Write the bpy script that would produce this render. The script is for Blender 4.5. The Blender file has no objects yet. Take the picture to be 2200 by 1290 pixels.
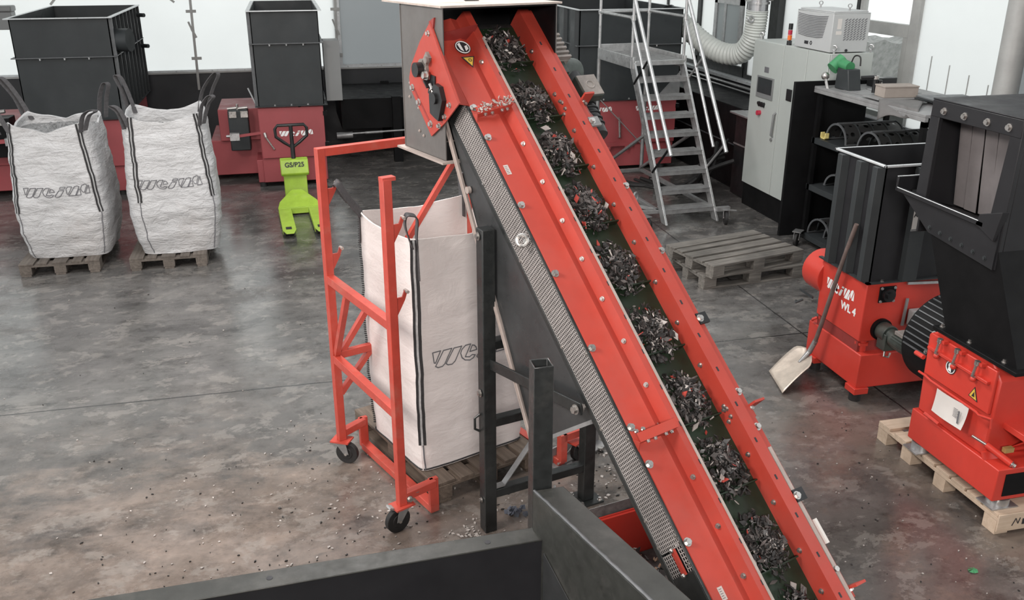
import bpy, bmesh, math, random
from mathutils import Vector, Matrix, noise
C = bpy.context.scene.collection
PI = math.pi
rnd = random.Random(7)
V = Vector

# ------------------------------------------------------------------ materials
def new_mat(name):
    m = bpy.data.materials.new(name); m.use_nodes = True
    nt = m.node_tree
    return m, nt, nt.nodes['Principled BSDF']

def lk(nt, a, b): nt.links.new(a, b)

def coords(nt, scale=(1, 1, 1), kind='Object'):
    tc = nt.nodes.new('ShaderNodeTexCoord'); mp = nt.nodes.new('ShaderNodeMapping')
    mp.inputs['Scale'].default_value = scale
    lk(nt, tc.outputs[kind], mp.inputs['Vector'])
    return mp.outputs['Vector']

def noise_n(nt, vec, scale, detail=6, rough=.6, dist=0):
    n = nt.nodes.new('ShaderNodeTexNoise')
    n.inputs['Scale'].default_value = scale; n.inputs['Detail'].default_value = detail
    n.inputs['Roughness'].default_value = rough; n.inputs['Distortion'].default_value = dist
    lk(nt, vec, n.inputs['Vector'])
    return n.outputs['Fac']

def ramp(nt, fac, stops):
    r = nt.nodes.new('ShaderNodeValToRGB'); e = r.color_ramp.elements
    while len(e) < len(stops): e.new(.5)
    for el, (p, c) in zip(e, stops):
        el.position = p; el.color = (c, c, c, 1) if isinstance(c, (int, float)) else (*c, 1)
    lk(nt, fac, r.inputs['Fac'])
    return r.outputs['Color']

def math_n(nt, op, a, b=None, clamp=False):
    n = nt.nodes.new('ShaderNodeMath'); n.operation = op; n.use_clamp = clamp
    for i, x in enumerate((a, b)):
        if x is None: continue
        if isinstance(x, (int, float)): n.inputs[i].default_value = x
        else: lk(nt, x, n.inputs[i])
    return n.outputs[0]

def mix_c(nt, fac, a, b, mode='MIX'):
    n = nt.nodes.new('ShaderNodeMix'); n.data_type = 'RGBA'; n.blend_type = mode
    for i, x in ((0, fac), (6, a), (7, b)):
        if isinstance(x, (int, float)): n.inputs[i].default_value = x
        elif isinstance(x, tuple): n.inputs[i].default_value = (*x, 1)
        else: lk(nt, x, n.inputs[i])
    return n.outputs[2]

def bump(nt, b, h, strength, dist=.01):
    n = nt.nodes.new('ShaderNodeBump'); n.inputs['Strength'].default_value = strength
    n.inputs['Distance'].default_value = dist
    lk(nt, h, n.inputs['Height']); lk(nt, n.outputs['Normal'], b.inputs['Normal'])

def paint(name, col, rough=.45, metal=0, var=.18, scale=6, bmp=0, dirt=None, spec=.5, rvar=.12):
    m, nt, b = new_mat(name)
    v = coords(nt)
    n1 = noise_n(nt, v, scale, 8, .65)
    c1 = tuple(max(0, x * (1 - var)) for x in col); c2 = tuple(min(1, x * (1 + var)) for x in col)
    c = ramp(nt, n1, [(.3, c1), (.7, c2)])
    if dirt:
        n2 = noise_n(nt, v, scale * .45, 10, .72)
        c = mix_c(nt, ramp(nt, n2, [(.52, 0.0), (.72, dirt[1])]), c, dirt[0])
    lk(nt, c, b.inputs['Base Color'])
    n3 = noise_n(nt, v, scale * 1.7, 6, .6)
    lk(nt, ramp(nt, n3, [(.3, max(.03, rough - rvar)), (.7, min(1, rough + rvar))]), b.inputs['Roughness'])
    b.inputs['Metallic'].default_value = metal
    b.inputs['Specular IOR Level'].default_value = spec
    if bmp: bump(nt, b, noise_n(nt, v, scale * 12, 6, .7), bmp, .004)
    return m

M = {}
M['red'] = paint('red_enamel', (.40, .046, .030), .47, var=.1, scale=3, dirt=((.32, .08, .065), .4))
M['red_side'] = paint('red_enamel_machine', (.54, .044, .029), .4, var=.08, scale=3, dirt=((.42, .055, .042), .3))
M['red_rear'] = paint('red_enamel_hazy', (.30, .060, .066), .5, var=.1, scale=2, dirt=((.27, .08, .085), .5))  # red enamel dulled: distance haze and weaker light put into the colour
M['red_dark'] = paint('red_enamel_shaded', (.25, .03, .025), .5)  # darker copy of the red enamel, shade put into the colour
M['red_frame'] = paint('red_enamel_rack', (.47, .062, .042), .4, var=.14, scale=8, dirt=((.45, .17, .13), .6))
M['steel_dark'] = paint('charcoal_steel', (.030, .034, .036), .5, spec=.35, var=.15, scale=2, dirt=((.05, .053, .055), .5))
M['steel_black'] = paint('black_steel', (.007, .007, .0075), .5, var=.25, scale=4, spec=.12)
M['steel_fg'] = paint('anthracite_hopper', (.017, .017, .019), .48, var=.15, scale=3, spec=.3)
M['green_grey'] = paint('green_grey_plate', (.034, .035, .032), .46, var=.25, scale=9, spec=.35, dirt=((.095, .09, .083), .5), bmp=.08)
M['post_dark'] = paint('dark_tube', (.020, .022, .022), .36, var=.3, scale=12, dirt=((.055, .055, .052), .5))
M['rim_light'] = paint('bare_flange_steel', (.55, .57, .58), .35, .3, var=.12, scale=10)
M['rib'] = paint('worn_edge_steel', (.10, .105, .11), .45, .2, var=.2, scale=10)
M['galv'] = paint('galvanised', (.42, .42, .42), .38, .75, var=.22, scale=14)
M['alu'] = paint('aluminium', (.50, .50, .50), .36, .8, var=.2, scale=11, dirt=((.22, .22, .22), .6))
M['alu_dull'] = paint('dull_aluminium', (.30, .30, .30), .42, .6, var=.25, scale=11)
M['chrome'] = paint('zinc_bolt', (.50, .48, .46), .32, .9, var=.1, scale=30)
M['hood'] = paint('dusty_hood_plate', (.125, .118, .113), .5, .15, var=.15, scale=3, dirt=((.20, .17, .15), .5), bmp=.15)
M['hood_top'] = paint('dust_covered_plate', (.46, .40, .36), .8, var=.2, scale=9, dirt=((.26, .17, .12), .7), bmp=.3)
M['tan'] = paint('dusty_edge', (.40, .34, .31), .6, .2, var=.15, scale=8)
M['belly'] = paint('belly_sheet', (.075, .078, .080), .33, .55, var=.2, scale=5)
M['belt'] = paint('green_belt', (.008, .020, .008), .55, var=.3, scale=10)
M['black_plastic'] = paint('black_plastic', (.010, .010, .011), .4, var=.2)
M['rubber'] = paint('black_rubber', (.014, .013, .013), .65, var=.3, scale=20)
M['motor'] = paint('motor_grey_green', (.045, .055, .048), .42, .2, var=.3, scale=16)
M['motor_top'] = paint('dusty_motor_cover', (.20, .18, .165), .6, var=.3, scale=14)
M['grey_cab'] = paint('light_grey_cabinet', (.40, .425, .405), .42, var=.04, scale=1.5)
M['grey_ac'] = paint('light_grey_unit', (.44, .45, .45), .45, var=.04, scale=2)
M['grey_box'] = paint('mid_grey_box', (.20, .205, .205), .45, .1, var=.06, scale=2)
M['lime'] = paint('lime_green_paint', (.36, .53, .06), .42, var=.12, scale=8, dirt=((.42, .5, .16), .5))
M['white'] = paint('white_print', (.80, .80, .79), .5, var=.03)
M['ink'] = paint('dark_print', (.02, .02, .024), .6, var=.1)
M['grey_print'] = paint('grey_print', (.13, .13, .14), .6, var=.1)
M['paper'] = paint('paper_sheet', (.62, .59, .56), .5, var=.06, scale=5)
M['yellow'] = paint('warning_yellow', (.65, .42, .06), .5, var=.05)
M['label'] = paint('silver_label', (.5, .43, .40), .4, var=.08)
M['orange_l'] = paint('orange_lens', (.75, .16, .03), .25, var=.05)
M['red_l'] = paint('red_lens', (.45, .03, .06), .25, var=.05)
M['green_tool'] = paint('green_tool_plastic', (.05, .24, .10), .4, var=.2)
M['green_bright'] = paint('bright_green_tool', (.06, .50, .06), .4, var=.15)
M['leaf'] = paint('leaf_green', (.16, .42, .05), .6, var=.35, scale=10)
M['rubble_m'] = paint('rubble_grey', (.30, .30, .29), .9, var=.5, scale=12)
M['card'] = paint('cardboard', (.30, .26, .23), .8, var=.1)
M['handle_wood'] = paint('worn_ash_handle', (.13, .095, .085), .6, var=.3, scale=14)
M['shovel'] = paint('worn_aluminium_blade', (.60, .52, .44), .42, .45, var=.2, scale=9, dirt=((.30, .24, .20), .6))
M['brass'] = paint('brass_fitting', (.50, .36, .14), .4, .4, var=.15, scale=12)
M['screen'] = paint('dark_glass', (.035, .038, .04), .15, var=.1)
M['hose'] = paint('ribbed_hose_plastic', (.56, .58, .55), .45, var=.08, scale=4)
M['pipe'] = paint('steel_duct', (.42, .42, .43), .3, .7, var=.15, scale=5)
M['rod'] = paint('polished_rod', (.65, .65, .65), .2, .9, var=.1)
M['frame_grey'] = paint('window_frame_grey', (.34, .34, .33), .5, .2, var=.12, scale=4)
M['frame_dark'] = paint('window_frame_dark', (.02, .022, .022), .5, var=.15)
M['dado'] = paint('dark_wall_panel', (.021, .023, .026), .5, var=.2, scale=1.5, dirt=((.035, .037, .04), .5))
M['plate_grey'] = paint('grey_sheet_steel', (.24, .24, .24), .5, .1, var=.2, scale=6)
M['rubber_sheet'] = paint('grey_rubber_sheet', (.12, .115, .112), .6, var=.12, scale=6)
M['chip_d'] = paint('dark_flake', (.024, .022, .021), .45, var=.5, scale=30)
M['chip_g'] = paint('grey_flake', (.10, .088, .084), .5, var=.4, scale=30)
M['chip_w'] = paint('pale_flake', (.42, .385, .36), .45, var=.2, scale=30)
M['chip_r'] = paint('red_flake', (.42, .06, .045), .5, var=.3, scale=30)
M['chip_b'] = paint('brown_flake', (.30, .20, .14), .6, var=.4, scale=30)
M['fill'] = paint('bag_fill', (.20, .20, .20), .8, var=.6, scale=40, bmp=.5)
M['rubber_curtain'] = paint('grey_curtain_strip', (.17, .155, .155), .5, var=.15, scale=5)
M['conc_edge'] = paint('rough_concrete_edge', (.15, .14, .135), .85, var=.4, scale=18, bmp=.6)

def wood(name, c1, c2, axis=(1.5, 22, 22)):
    m, nt, b = new_mat(name)
    v = coords(nt, axis)
    n = noise_n(nt, v, 1.6, 8, .7, .4)
    n2 = noise_n(nt, coords(nt), 2.3, 4, .6)
    c = mix_c(nt, ramp(nt, n2, [(.35, .0), (.7, .55)]), ramp(nt, n, [(.3, c1), (.68, c2)]), tuple(x * .45 for x in c1))
    lk(nt, c, b.inputs['Base Color']); b.inputs['Roughness'].default_value = .75
    bump(nt, b, n, .35, .004)
    return m
M['wood_old'] = wood('weathered_pallet_wood', (.075, .062, .052), (.20, .17, .145))
M['wood_mid'] = wood('brown_pallet_wood', (.065, .046, .034), (.17, .13, .10))
M['wood_grey'] = wood('grey_pallet_wood', (.075, .069, .062), (.24, .22, .195))
M['wood_new'] = wood('fresh_pallet_wood', (.50, .375, .27), (.66, .53, .41))

def fabric(name, col, wr=.5, dirt=(.40, .34, .30), amt=.35, tint=None):
    m, nt, b = new_mat(name)
    v = coords(nt)
    n1 = noise_n(nt, v, 2.2, 6, .6)
    c = ramp(nt, n1, [(.3, tuple(x * .93 for x in col)), (.7, col)])
    n2 = noise_n(nt, v, 1.3, 8, .7)
    c = mix_c(nt, ramp(nt, n2, [(.5, 0.0), (.75, amt)]), c, dirt)
    lk(nt, c, b.inputs['Base Color']); b.inputs['Roughness'].default_value = .55
    h1 = noise_n(nt, coords(nt, (2.2, 2.2, 9)), 2.4, 5, .6, .6)
    h2 = noise_n(nt, coords(nt, (3.5, 3.5, 3.5)), 1.6, 6, .62, 1.4)
    h = math_n(nt, 'ADD', math_n(nt, 'MULTIPLY', h1, .7), h2)
    bump(nt, b, h, wr, .05)
    return m
M['bag'] = fabric('woven_white_sack', (.53, .53, .535), .6)
M['bag_c'] = fabric('woven_pinkish_sack', (.72, .665, .645), .17, amt=.2)
M['strap'] = paint('black_webbing', (.022, .021, .022), .8, var=.3, scale=40)
M['strap_l'] = paint('grey_webbing_core', (.36, .36, .36), .8, var=.2, scale=40)
M['loop'] = paint('grey_webbing', (.075, .072, .075), .8, var=.3, scale=40)

def mesh_mat():
    # punched guard sheet: a grid of dark openings, cut with transparency so that the dark box behind shows through
    m, nt, b = new_mat('punched_guard_sheet')
    v = coords(nt)
    sx = nt.nodes.new('ShaderNodeSeparateXYZ'); lk(nt, v, sx.inputs[0])
    P = .0165
    def cell(o): 
        f = math_n(nt, 'FRACT', math_n(nt, 'DIVIDE', o, P))
        return math_n(nt, 'ABSOLUTE', math_n(nt, 'SUBTRACT', f, .5))
    hole = math_n(nt, 'LESS_THAN', math_n(nt, 'MAXIMUM', cell(sx.outputs['Y']), cell(sx.outputs['Z'])), .30)
    b.inputs['Base Color'].default_value = (.36, .34, .325, 1); b.inputs['Metallic'].default_value = .35
    b.inputs['Roughness'].default_value = .5
    al = math_n(nt, 'SUBTRACT', 1.0, hole); lk(nt, al, b.inputs['Alpha'])
    return m
M['guard'] = mesh_mat()

def perforated():
    m, nt, b = new_mat('perforated_screen_steel')
    tc = nt.nodes.new('ShaderNodeTexCoord')
    vo = nt.nodes.new('ShaderNodeTexVoronoi'); vo.inputs['Scale'].default_value = 11; vo.inputs['Randomness'].default_value = .25
    lk(nt, tc.outputs['Object'], vo.inputs['Vector'])
    al = ramp(nt, vo.outputs['Distance'], [(.28, 0.0), (.31, 1.0)])
    lk(nt, al, b.inputs['Alpha'])
    b.inputs['Base Color'].default_value = (.05, .05, .05, 1); b.inputs['Metallic'].default_value = .5; b.inputs['Roughness'].default_value = .35
    return m
M['perf'] = perforated()

def pane(name, col, clear=.25, streak=False, trans=1.0):
    m, nt, b = new_mat(name)
    out = nt.nodes['Material Output']
    tr = nt.nodes.new('ShaderNodeBsdfTranslucent'); tp = nt.nodes.new('ShaderNodeBsdfTransparent')
    v = coords(nt, (1, 1, 1))
    n = noise_n(nt, v, .7, 4, .5)
    c = ramp(nt, n, [(.3, tuple(x * .95 for x in col)), (.7, col)])
    lk(nt, c, tr.inputs['Color']); tp.inputs['Color'].default_value = (*col, 1)
    mx = nt.nodes.new('ShaderNodeMixShader'); mx.inputs[0].default_value = clear
    lk(nt, tr.outputs[0], mx.inputs[1]); lk(nt, tp.outputs[0], mx.inputs[2])
    gl = nt.nodes.new('ShaderNodeBsdfGlossy'); gl.inputs['Roughness'].default_value = .25
    m2 = nt.nodes.new('ShaderNodeMixShader'); m2.inputs[0].default_value = .05
    lk(nt, mx.outputs[0], m2.inputs[1]); lk(nt, gl.outputs[0], m2.inputs[2])
    lk(nt, m2.outputs[0], out.inputs['Surface'])
    return m
M['pane_white'] = pane('translucent_white_panel', (.97, .98, .97), .10)
M['pane_grey'] = pane('frosted_grey_glass', (.52, .535, .54), .15)
M['pane_clear'] = pane('clear_glass', (.97, .98, .97), .93)

def floor_mat():
    m, nt, b = new_mat('stained_concrete_floor')
    v = coords(nt)
    sx = nt.nodes.new('ShaderNodeSeparateXYZ'); lk(nt, v, sx.inputs[0])
    X, Y = sx.outputs['X'], sx.outputs['Y']
    big = noise_n(nt, v, .55, 9, .62, .5)
    mid = noise_n(nt, coords(nt, (1, 1.8, 1)), 1.6, 12, .72, .3)
    fine = noise_n(nt, v, 14, 10, .78)
    base = ramp(nt, big, [(.32, (.066, .064, .063)), (.5, (.110, .106, .102)), (.68, (.180, .172, .164))])
    base = mix_c(nt, .55, base, ramp(nt, mid, [(.34, (.040, .038, .037)), (.52, (.112, .106, .101)), (.66, (.22, .205, .19))]))
    # beige dust thickest at the front left, some warm light put into its colour
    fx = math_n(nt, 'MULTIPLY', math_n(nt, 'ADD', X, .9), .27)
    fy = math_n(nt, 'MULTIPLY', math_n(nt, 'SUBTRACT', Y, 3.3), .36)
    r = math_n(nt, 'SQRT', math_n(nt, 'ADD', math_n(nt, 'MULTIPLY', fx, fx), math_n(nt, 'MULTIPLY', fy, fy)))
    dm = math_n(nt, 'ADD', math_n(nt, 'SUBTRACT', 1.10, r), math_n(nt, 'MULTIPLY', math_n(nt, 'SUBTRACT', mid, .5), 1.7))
    dust_light = ramp(nt, dm, [(.15, 0.0), (.95, .9)])
    base = mix_c(nt, dust_light, base, mix_c(nt, ramp(nt, fine, [(.38, 0.0), (.62, 1.0)]), (.27, .195, .15), (.40, .30, .24)))
    # brown dust patches elsewhere
    pn = noise_n(nt, v, .9, 14, .76, .2)
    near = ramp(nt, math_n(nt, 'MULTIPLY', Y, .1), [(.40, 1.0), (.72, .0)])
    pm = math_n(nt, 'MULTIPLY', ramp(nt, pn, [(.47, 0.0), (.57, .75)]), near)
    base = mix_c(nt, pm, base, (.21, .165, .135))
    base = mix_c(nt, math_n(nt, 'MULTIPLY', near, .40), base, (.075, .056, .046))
    # dark oily stains
    st = noise_n(nt, coords(nt, (1, 1.5, 1)), 1.1, 10, .70, .3)
    base = mix_c(nt, ramp(nt, st, [(.57, 0.0), (.66, .7)]), base, (.030, .028, .027))
    # small specks, scrapes and pale grit
    sp = noise_n(nt, coords(nt, (3, 1, 1)), 9, 12, .82)
    base = mix_c(nt, ramp(nt, sp, [(.58, 0.0), (.68, .65)]), base, (.036, .032, .030))
    sc_ = noise_n(nt, coords(nt, (.6, 5, 1)), 4, 10, .7, .4)
    base = mix_c(nt, ramp(nt, sc_, [(.62, 0.0), (.72, .4)]), base, (.22, .205, .19))
    base = mix_c(nt, ramp(nt, fine, [(.60, 0.0), (.74, .45)]), base, (.27, .25, .23))
    # blotchy wear all over
    m1 = noise_n(nt, coords(nt, (1, 1.25, 1)), 5.5, 12, .75, .12)
    base = mix_c(nt, 1.0, base, ramp(nt, m1, [(.34, (.56, .55, .54)), (.50, (1, 1, 1)), (.66, (1.0, 1.0, 1.0))]), 'MULTIPLY')
    m3 = noise_n(nt, coords(nt, (1, 1.4, 1)), 3.1, 12, .74, .25)
    base = mix_c(nt, ramp(nt, m3, [(.545, 0.0), (.575, .32)]), base, (.30, .275, .25))
    # sawn joints
    wob = math_n(nt, 'MULTIPLY', math_n(nt, 'SUBTRACT', noise_n(nt, v, 5, 4, .6), .5), .02)
    jy = math_n(nt, 'LESS_THAN', math_n(nt, 'ABSOLUTE', math_n(nt, 'ADD', math_n(nt, 'SUBTRACT', Y, 6.76), wob)), .009)
    jx = math_n(nt, 'LESS_THAN', math_n(nt, 'ABSOLUTE', math_n(nt, 'ADD', math_n(nt, 'SUBTRACT', X, 4.34), wob)), .008)
    jj = math_n(nt, 'MAXIMUM', jx, jy)
    base = mix_c(nt, math_n(nt, 'MULTIPLY', jj, .85), base, (.014, .013, .013))
    lk(nt, base, b.inputs['Base Color'])
    # worn polish: glossy where trodden smooth, matt under dust
    rg = noise_n(nt, coords(nt, (1, 1.3, 1)), .8, 13, .76, .2)
    ro = ramp(nt, rg, [(.38, .07), (.48, .13), (.57, .30), (.66, .5)])
    ro2 = math_n(nt, 'ADD', math_n(nt, 'ADD', ro, math_n(nt, 'MULTIPLY', dust_light, .30)), math_n(nt, 'MULTIPLY', math_n(nt, 'SUBTRACT', fine, .5), .35), True)
    lk(nt, ro2, b.inputs['Roughness'])
    b.inputs['Specular IOR Level'].default_value = .9
    bump(nt, b, math_n(nt, 'ADD', math_n(nt, 'MULTIPLY', fine, .5), mid), .16, .01)
    return m
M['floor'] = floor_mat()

# ------------------------------------------------------------------ mesh builder
class MB:
    def __init__(s, T=None):
        s.bm = bmesh.new(); s.T = T or Matrix(); s.mi = 0; s.pc = 0; s.ly = s.bm.faces.layers.int.new('piece')
    def nx(s): s.pc += 1; return s
    def vert(s, p): return s.bm.verts.new(s.T @ V(p))
    def face(s, vs):
        try:
            f = s.bm.faces.new(vs); f.material_index = s.mi; f[s.ly] = s.pc; return f
        except ValueError: return None
    def poly(s, pts): return s.face([s.vert(p) for p in pts])
    def prism(s, pts, vec):
        vec = V(vec); a = [s.vert(p) for p in pts]; b = [s.vert(V(p) + vec) for p in pts]
        s.face(a[::-1]); s.face(b)
        n = len(a)
        for i in range(n): s.face([a[i], a[(i + 1) % n], b[(i + 1) % n], b[i]])
        return s
    def bx(s, x0, x1, y0, y1, z0, z1):
        return s.prism([(x0, y0, z0), (x1, y0, z0), (x1, y1, z0), (x0, y1, z0)], (0, 0, z1 - z0))
    def bar(s, a, b, w, h=None, up=(0, 0, 1)):
        a, b = V(a), V(b); h = w if h is None else h
        d = (b - a).normalized(); u = V(up)
        if abs(d.dot(u.normalized())) > .99: u = V((0, 1, 0)) if abs(d.y) < .9 else V((1, 0, 0))
        sx = d.cross(u).normalized() * w / 2; sy = sx.cross(d).normalized() * h / 2
        return s.prism([a - sx - sy, a + sx - sy, a + sx + sy, a - sx + sy], b - a)
    def hollow(s, a, b, w, t, up=(0, 1, 0)):
        a, b = V(a), V(b); d = (b - a).normalized(); sx = d.cross(V(up)).normalized(); sy = sx.cross(d).normalized()
        def ring(o, k): return [s.vert(o + sx * k * i + sy * k * j) for i, j in ((-1, -1), (1, -1), (1, 1), (-1, 1))]
        o0, o1, i0, i1 = ring(a, w / 2), ring(b, w / 2), ring(a, w / 2 - t), ring(b, w / 2 - t)
        for k in range(4):
            n = (k + 1) % 4
            s.face([o0[k], o0[n], o1[n], o1[k]]); s.face([i1[k], i1[n], i0[n], i0[k]]); s.face([o1[k], o1[n], i1[n], i1[k]])
        s.face(o0[::-1])
        return s
    def cyl(s, a, b, r, seg=16, r2=None, cap=True):
        a, b = V(a), V(b); d = (b - a).normalized(); r2 = r if r2 is None else r2
        u = d.orthogonal().normalized(); w = d.cross(u)
        A = [s.vert(a + (u * math.cos(2 * PI * i / seg) + w * math.sin(2 * PI * i / seg)) * r) for i in range(seg)]
        B = [s.vert(b + (u * math.cos(2 * PI * i / seg) + w * math.sin(2 * PI * i / seg)) * r2) for i in range(seg)]
        for i in range(seg): s.face([A[i], A[(i + 1) % seg], B[(i + 1) % seg], B[i]])
        if cap: s.face(A[::-1]); s.face(B)
        return s
    def tube(s, pts, r, seg=8, closed=False):
        pts = [V(p) for p in pts]; n = len(pts); rings = []
        u = None
        for i, p in enumerate(pts):
            if closed: t = (pts[(i + 1) % n] - pts[i - 1]).normalized()
            else: t = (pts[min(i + 1, n - 1)] - pts[max(i - 1, 0)]).normalized()
            if u is None: u = t.orthogonal().normalized()
            u = (u - t * u.dot(t))
            u = u.normalized() if u.length > 1e-6 else t.orthogonal().normalized()
            w = t.cross(u); rr = r[i] if isinstance(r, (list, tuple)) else r
            rings.append([s.vert(p + (u * math.cos(2 * PI * k / seg) + w * math.sin(2 * PI * k / seg)) * rr) for k in range(seg)])
        m = n if closed else n - 1
        for i in range(m):
            a, b = rings[i], rings[(i + 1) % n]
            for k in range(seg): s.face([a[k], a[(k + 1) % seg], b[(k + 1) % seg], b[k]])
        if not closed: s.face(rings[0][::-1]); s.face(rings[-1])
        return s
    def torus(s, c, nrm, R, r, seg=20, rs=8):
        c, nrm = V(c), V(nrm).normalized(); u = nrm.orthogonal().normalized(); w = nrm.cross(u)
        return s.tube([c + (u * math.cos(2 * PI * i / seg) + w * math.sin(2 * PI * i / seg)) * R for i in range(seg)], r, rs, True)
    def band(s, pts, side, th):
        """flat strap along pts: side = half-width vectors, th = thickness vectors"""
        pts = [V(p) for p in pts]; R = []
        for i, p in enumerate(pts):
            sd = V(side[i]) if isinstance(side, list) else V(side); t = V(th[i]) if isinstance(th, list) else V(th)
            R.append([s.vert(p - sd), s.vert(p + sd), s.vert(p + sd + t), s.vert(p - sd + t)])
        for a, b in zip(R, R[1:]):
            for k in range(4): s.face([a[k], a[(k + 1) % 4], b[(k + 1) % 4], b[k]])
        s.face(R[0][::-1]); s.face(R[-1])
        return s
    def bolt(s, p, n, r=.012, h=.009, washer=True):
        p, n = V(p), V(n).normalized(); s.pc += 1
        if washer: s.cyl(p, p + n * h * .3, r * 1.45, 12); p = p + n * h * .3
        s.cyl(p, p + n * h, r, 6)
        return s
    def ball(s, c, r, seg=12, sc=(1, 1, 1)):
        R = []
        c = V(c)
        for j in range(1, seg // 2):
            ph = PI * j / (seg // 2)
            R.append([s.vert(c + V((math.sin(ph) * math.cos(2 * PI * i / seg) * sc[0], math.sin(ph) * math.sin(2 * PI * i / seg) * sc[1], math.cos(ph) * sc[2])) * r) for i in range(seg)])
        t, b = s.vert(c + V((0, 0, r * sc[2]))), s.vert(c - V((0, 0, r * sc[2])))
        for i in range(seg):
            j = (i + 1) % seg
            s.face([t, R[0][i], R[0][j]]); s.face([b, R[-1][j], R[-1][i]])
            for k in range(len(R) - 1): s.face([R[k][i], R[k + 1][i], R[k + 1][j], R[k][j]])
        return s
    def build(s, name, mat, parent=None, label=None, bev=0, smooth=True):
        bmesh.ops.recalc_face_normals(s.bm, faces=s.bm.faces)
        ids = sorted({f[s.ly] for f in s.bm.faces})
        if len(ids) > 1:                                   # several pieces: one object each
            o = None
            for i in ids:
                b2 = s.bm.copy(); l2 = b2.faces.layers.int['piece']
                bmesh.ops.delete(b2, geom=[f for f in b2.faces if f[l2] != i], context='FACES')
                m2 = MB(); m2.bm.free(); m2.bm = b2; m2.ly = l2
                for f in b2.faces: f[l2] = 0
                o = m2.build(name, mat, parent, label, bev, smooth)
            s.bm.free()
            return o
        me = bpy.data.meshes.new(name); s.bm.to_mesh(me); s.bm.free()
        for m in (mat if isinstance(mat, list) else [mat]): me.materials.append(M[m] if isinstance(m, str) else m)
        if smooth:
            for p in me.polygons: p.use_smooth = True
            me.set_sharp_from_angle(angle=math.radians(38))
        o = bpy.data.objects.new(name, me); C.objects.link(o)
        if parent: o.parent = parent
        if label: o['label'] = label
        if bev:
            b = o.modifiers.new('edge', 'BEVEL'); b.width = bev; b.segments = 2; b.limit_method = 'ANGLE'; b.angle_limit = math.radians(50)
        return o

def tag(o, label, cat, group=None, kind=None):
    o['label'] = label; o['category'] = cat
    if group: o['group'] = group
    if kind: o['kind'] = kind
    return o
def thing(name, label, cat, loc=(0, 0, 0), rz=0, group=None, mtx=None):
    o = bpy.data.objects.new(name, None); C.objects.link(o); o.empty_display_size = .1
    if mtx is not None: o.matrix_world = mtx
    else: o.location = loc; o.rotation_euler = (0, 0, rz)
    return tag(o, label, cat, group)
def struct(o): o['kind'] = 'structure'; return o
def rotz(a): return Matrix.Rotation(a, 4, 'Z')
def at(x, y, z=0, rz=0): return Matrix.Translation((x, y, z)) @ rotz(rz)
def copy_tree(o, parent=None):
    c = o.copy(); C.objects.link(c)
    if parent: c.parent = parent
    for ch in list(o.children): copy_tree(ch, c)
    return c

def lettering(name, body, size, T, mat, parent, bold=0):
    """flat raised letters; T maps the text's x (along), y (up), z (out of the surface)"""
    cu = bpy.data.curves.new(name, 'FONT'); cu.body = body; cu.size = size; cu.extrude = .0008; cu.offset = bold
    cu.align_x = 'CENTER'; cu.align_y = 'CENTER'
    t = bpy.data.objects.new(name + '_src', cu); C.objects.link(t)
    dg = bpy.context.evaluated_depsgraph_get(); dg.update()
    me = bpy.data.meshes.new_from_object(t.evaluated_get(dg))
    bpy.data.objects.remove(t)
    me.transform(T); me.materials.clear(); me.materials.append(M[mat])
    o = bpy.data.objects.new(name, me); C.objects.link(o); o.parent = parent
    return o

# the slanted maker's mark: letter shapes in units of letter height
LOGO = [
    [(0, 1), (.51, 1), (.16, .32), (.08, .36)],
    [(.70, .97), (1.24, .97), (.76, .13), (.60, 0), (.32, 0), (.16, .11)],
    [(1.38, .95), (1.89, .95), (1.43, .13), (1.24, -.02), (.97, 0), (.84, .11)],
    [(2.50, .92), (2.15, .92), (1.90, .72), (1.81, .5), (1.90, .2), (2.10, 0), (2.42, -.08), (2.66, 0), (2.78, .16), (2.60, .22), (2.40, .12), (2.12, .2)],
    [(2.60, .83), (2.43, .45), (2.90, .47), (2.85, .65), (2.74, .78)],
    [(3.49, .95), (3.97, .95), (3.84, .76), (3.38, .76)],
    [(3.32, .62), (3.78, .62), (3.40, .03), (3.22, -.07), (2.95, -.05), (2.89, .05)],
    [(4.16, .95), (4.57, .95), (4.11, .14), (4.01, .24), (3.99, .73)],
    [(4.81, .95), (5.08, 1), (5.27, .92), (4.76, 0), (4.14, 0)],
    [(5.24, .68), (5.32, .6), (5.32, .05), (4.84, .02)],
    [(5.84, 1.16), (6.05, 1.05), (5.68, .27), (5.51, .35), (5.38, .68), (5.51, 1)],
    [(6.19, 1.05), (6.27, .19), (5.76, .16)],
]
def logo_fill(name, mat, parent, f, h, kx=1):
    """filled mark; f(u, v) gives a point on the surface, in metres from the mark's lower left"""
    mb = MB()
    for pl in LOGO:
        vs = [mb.vert(f(x * h * kx, y * h)) for x, y in pl]
        fc = mb.face(vs)
    bmesh.ops.triangulate(mb.bm, faces=mb.bm.faces[:])
    return mb.build(name, mat, parent, smooth=False)
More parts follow.
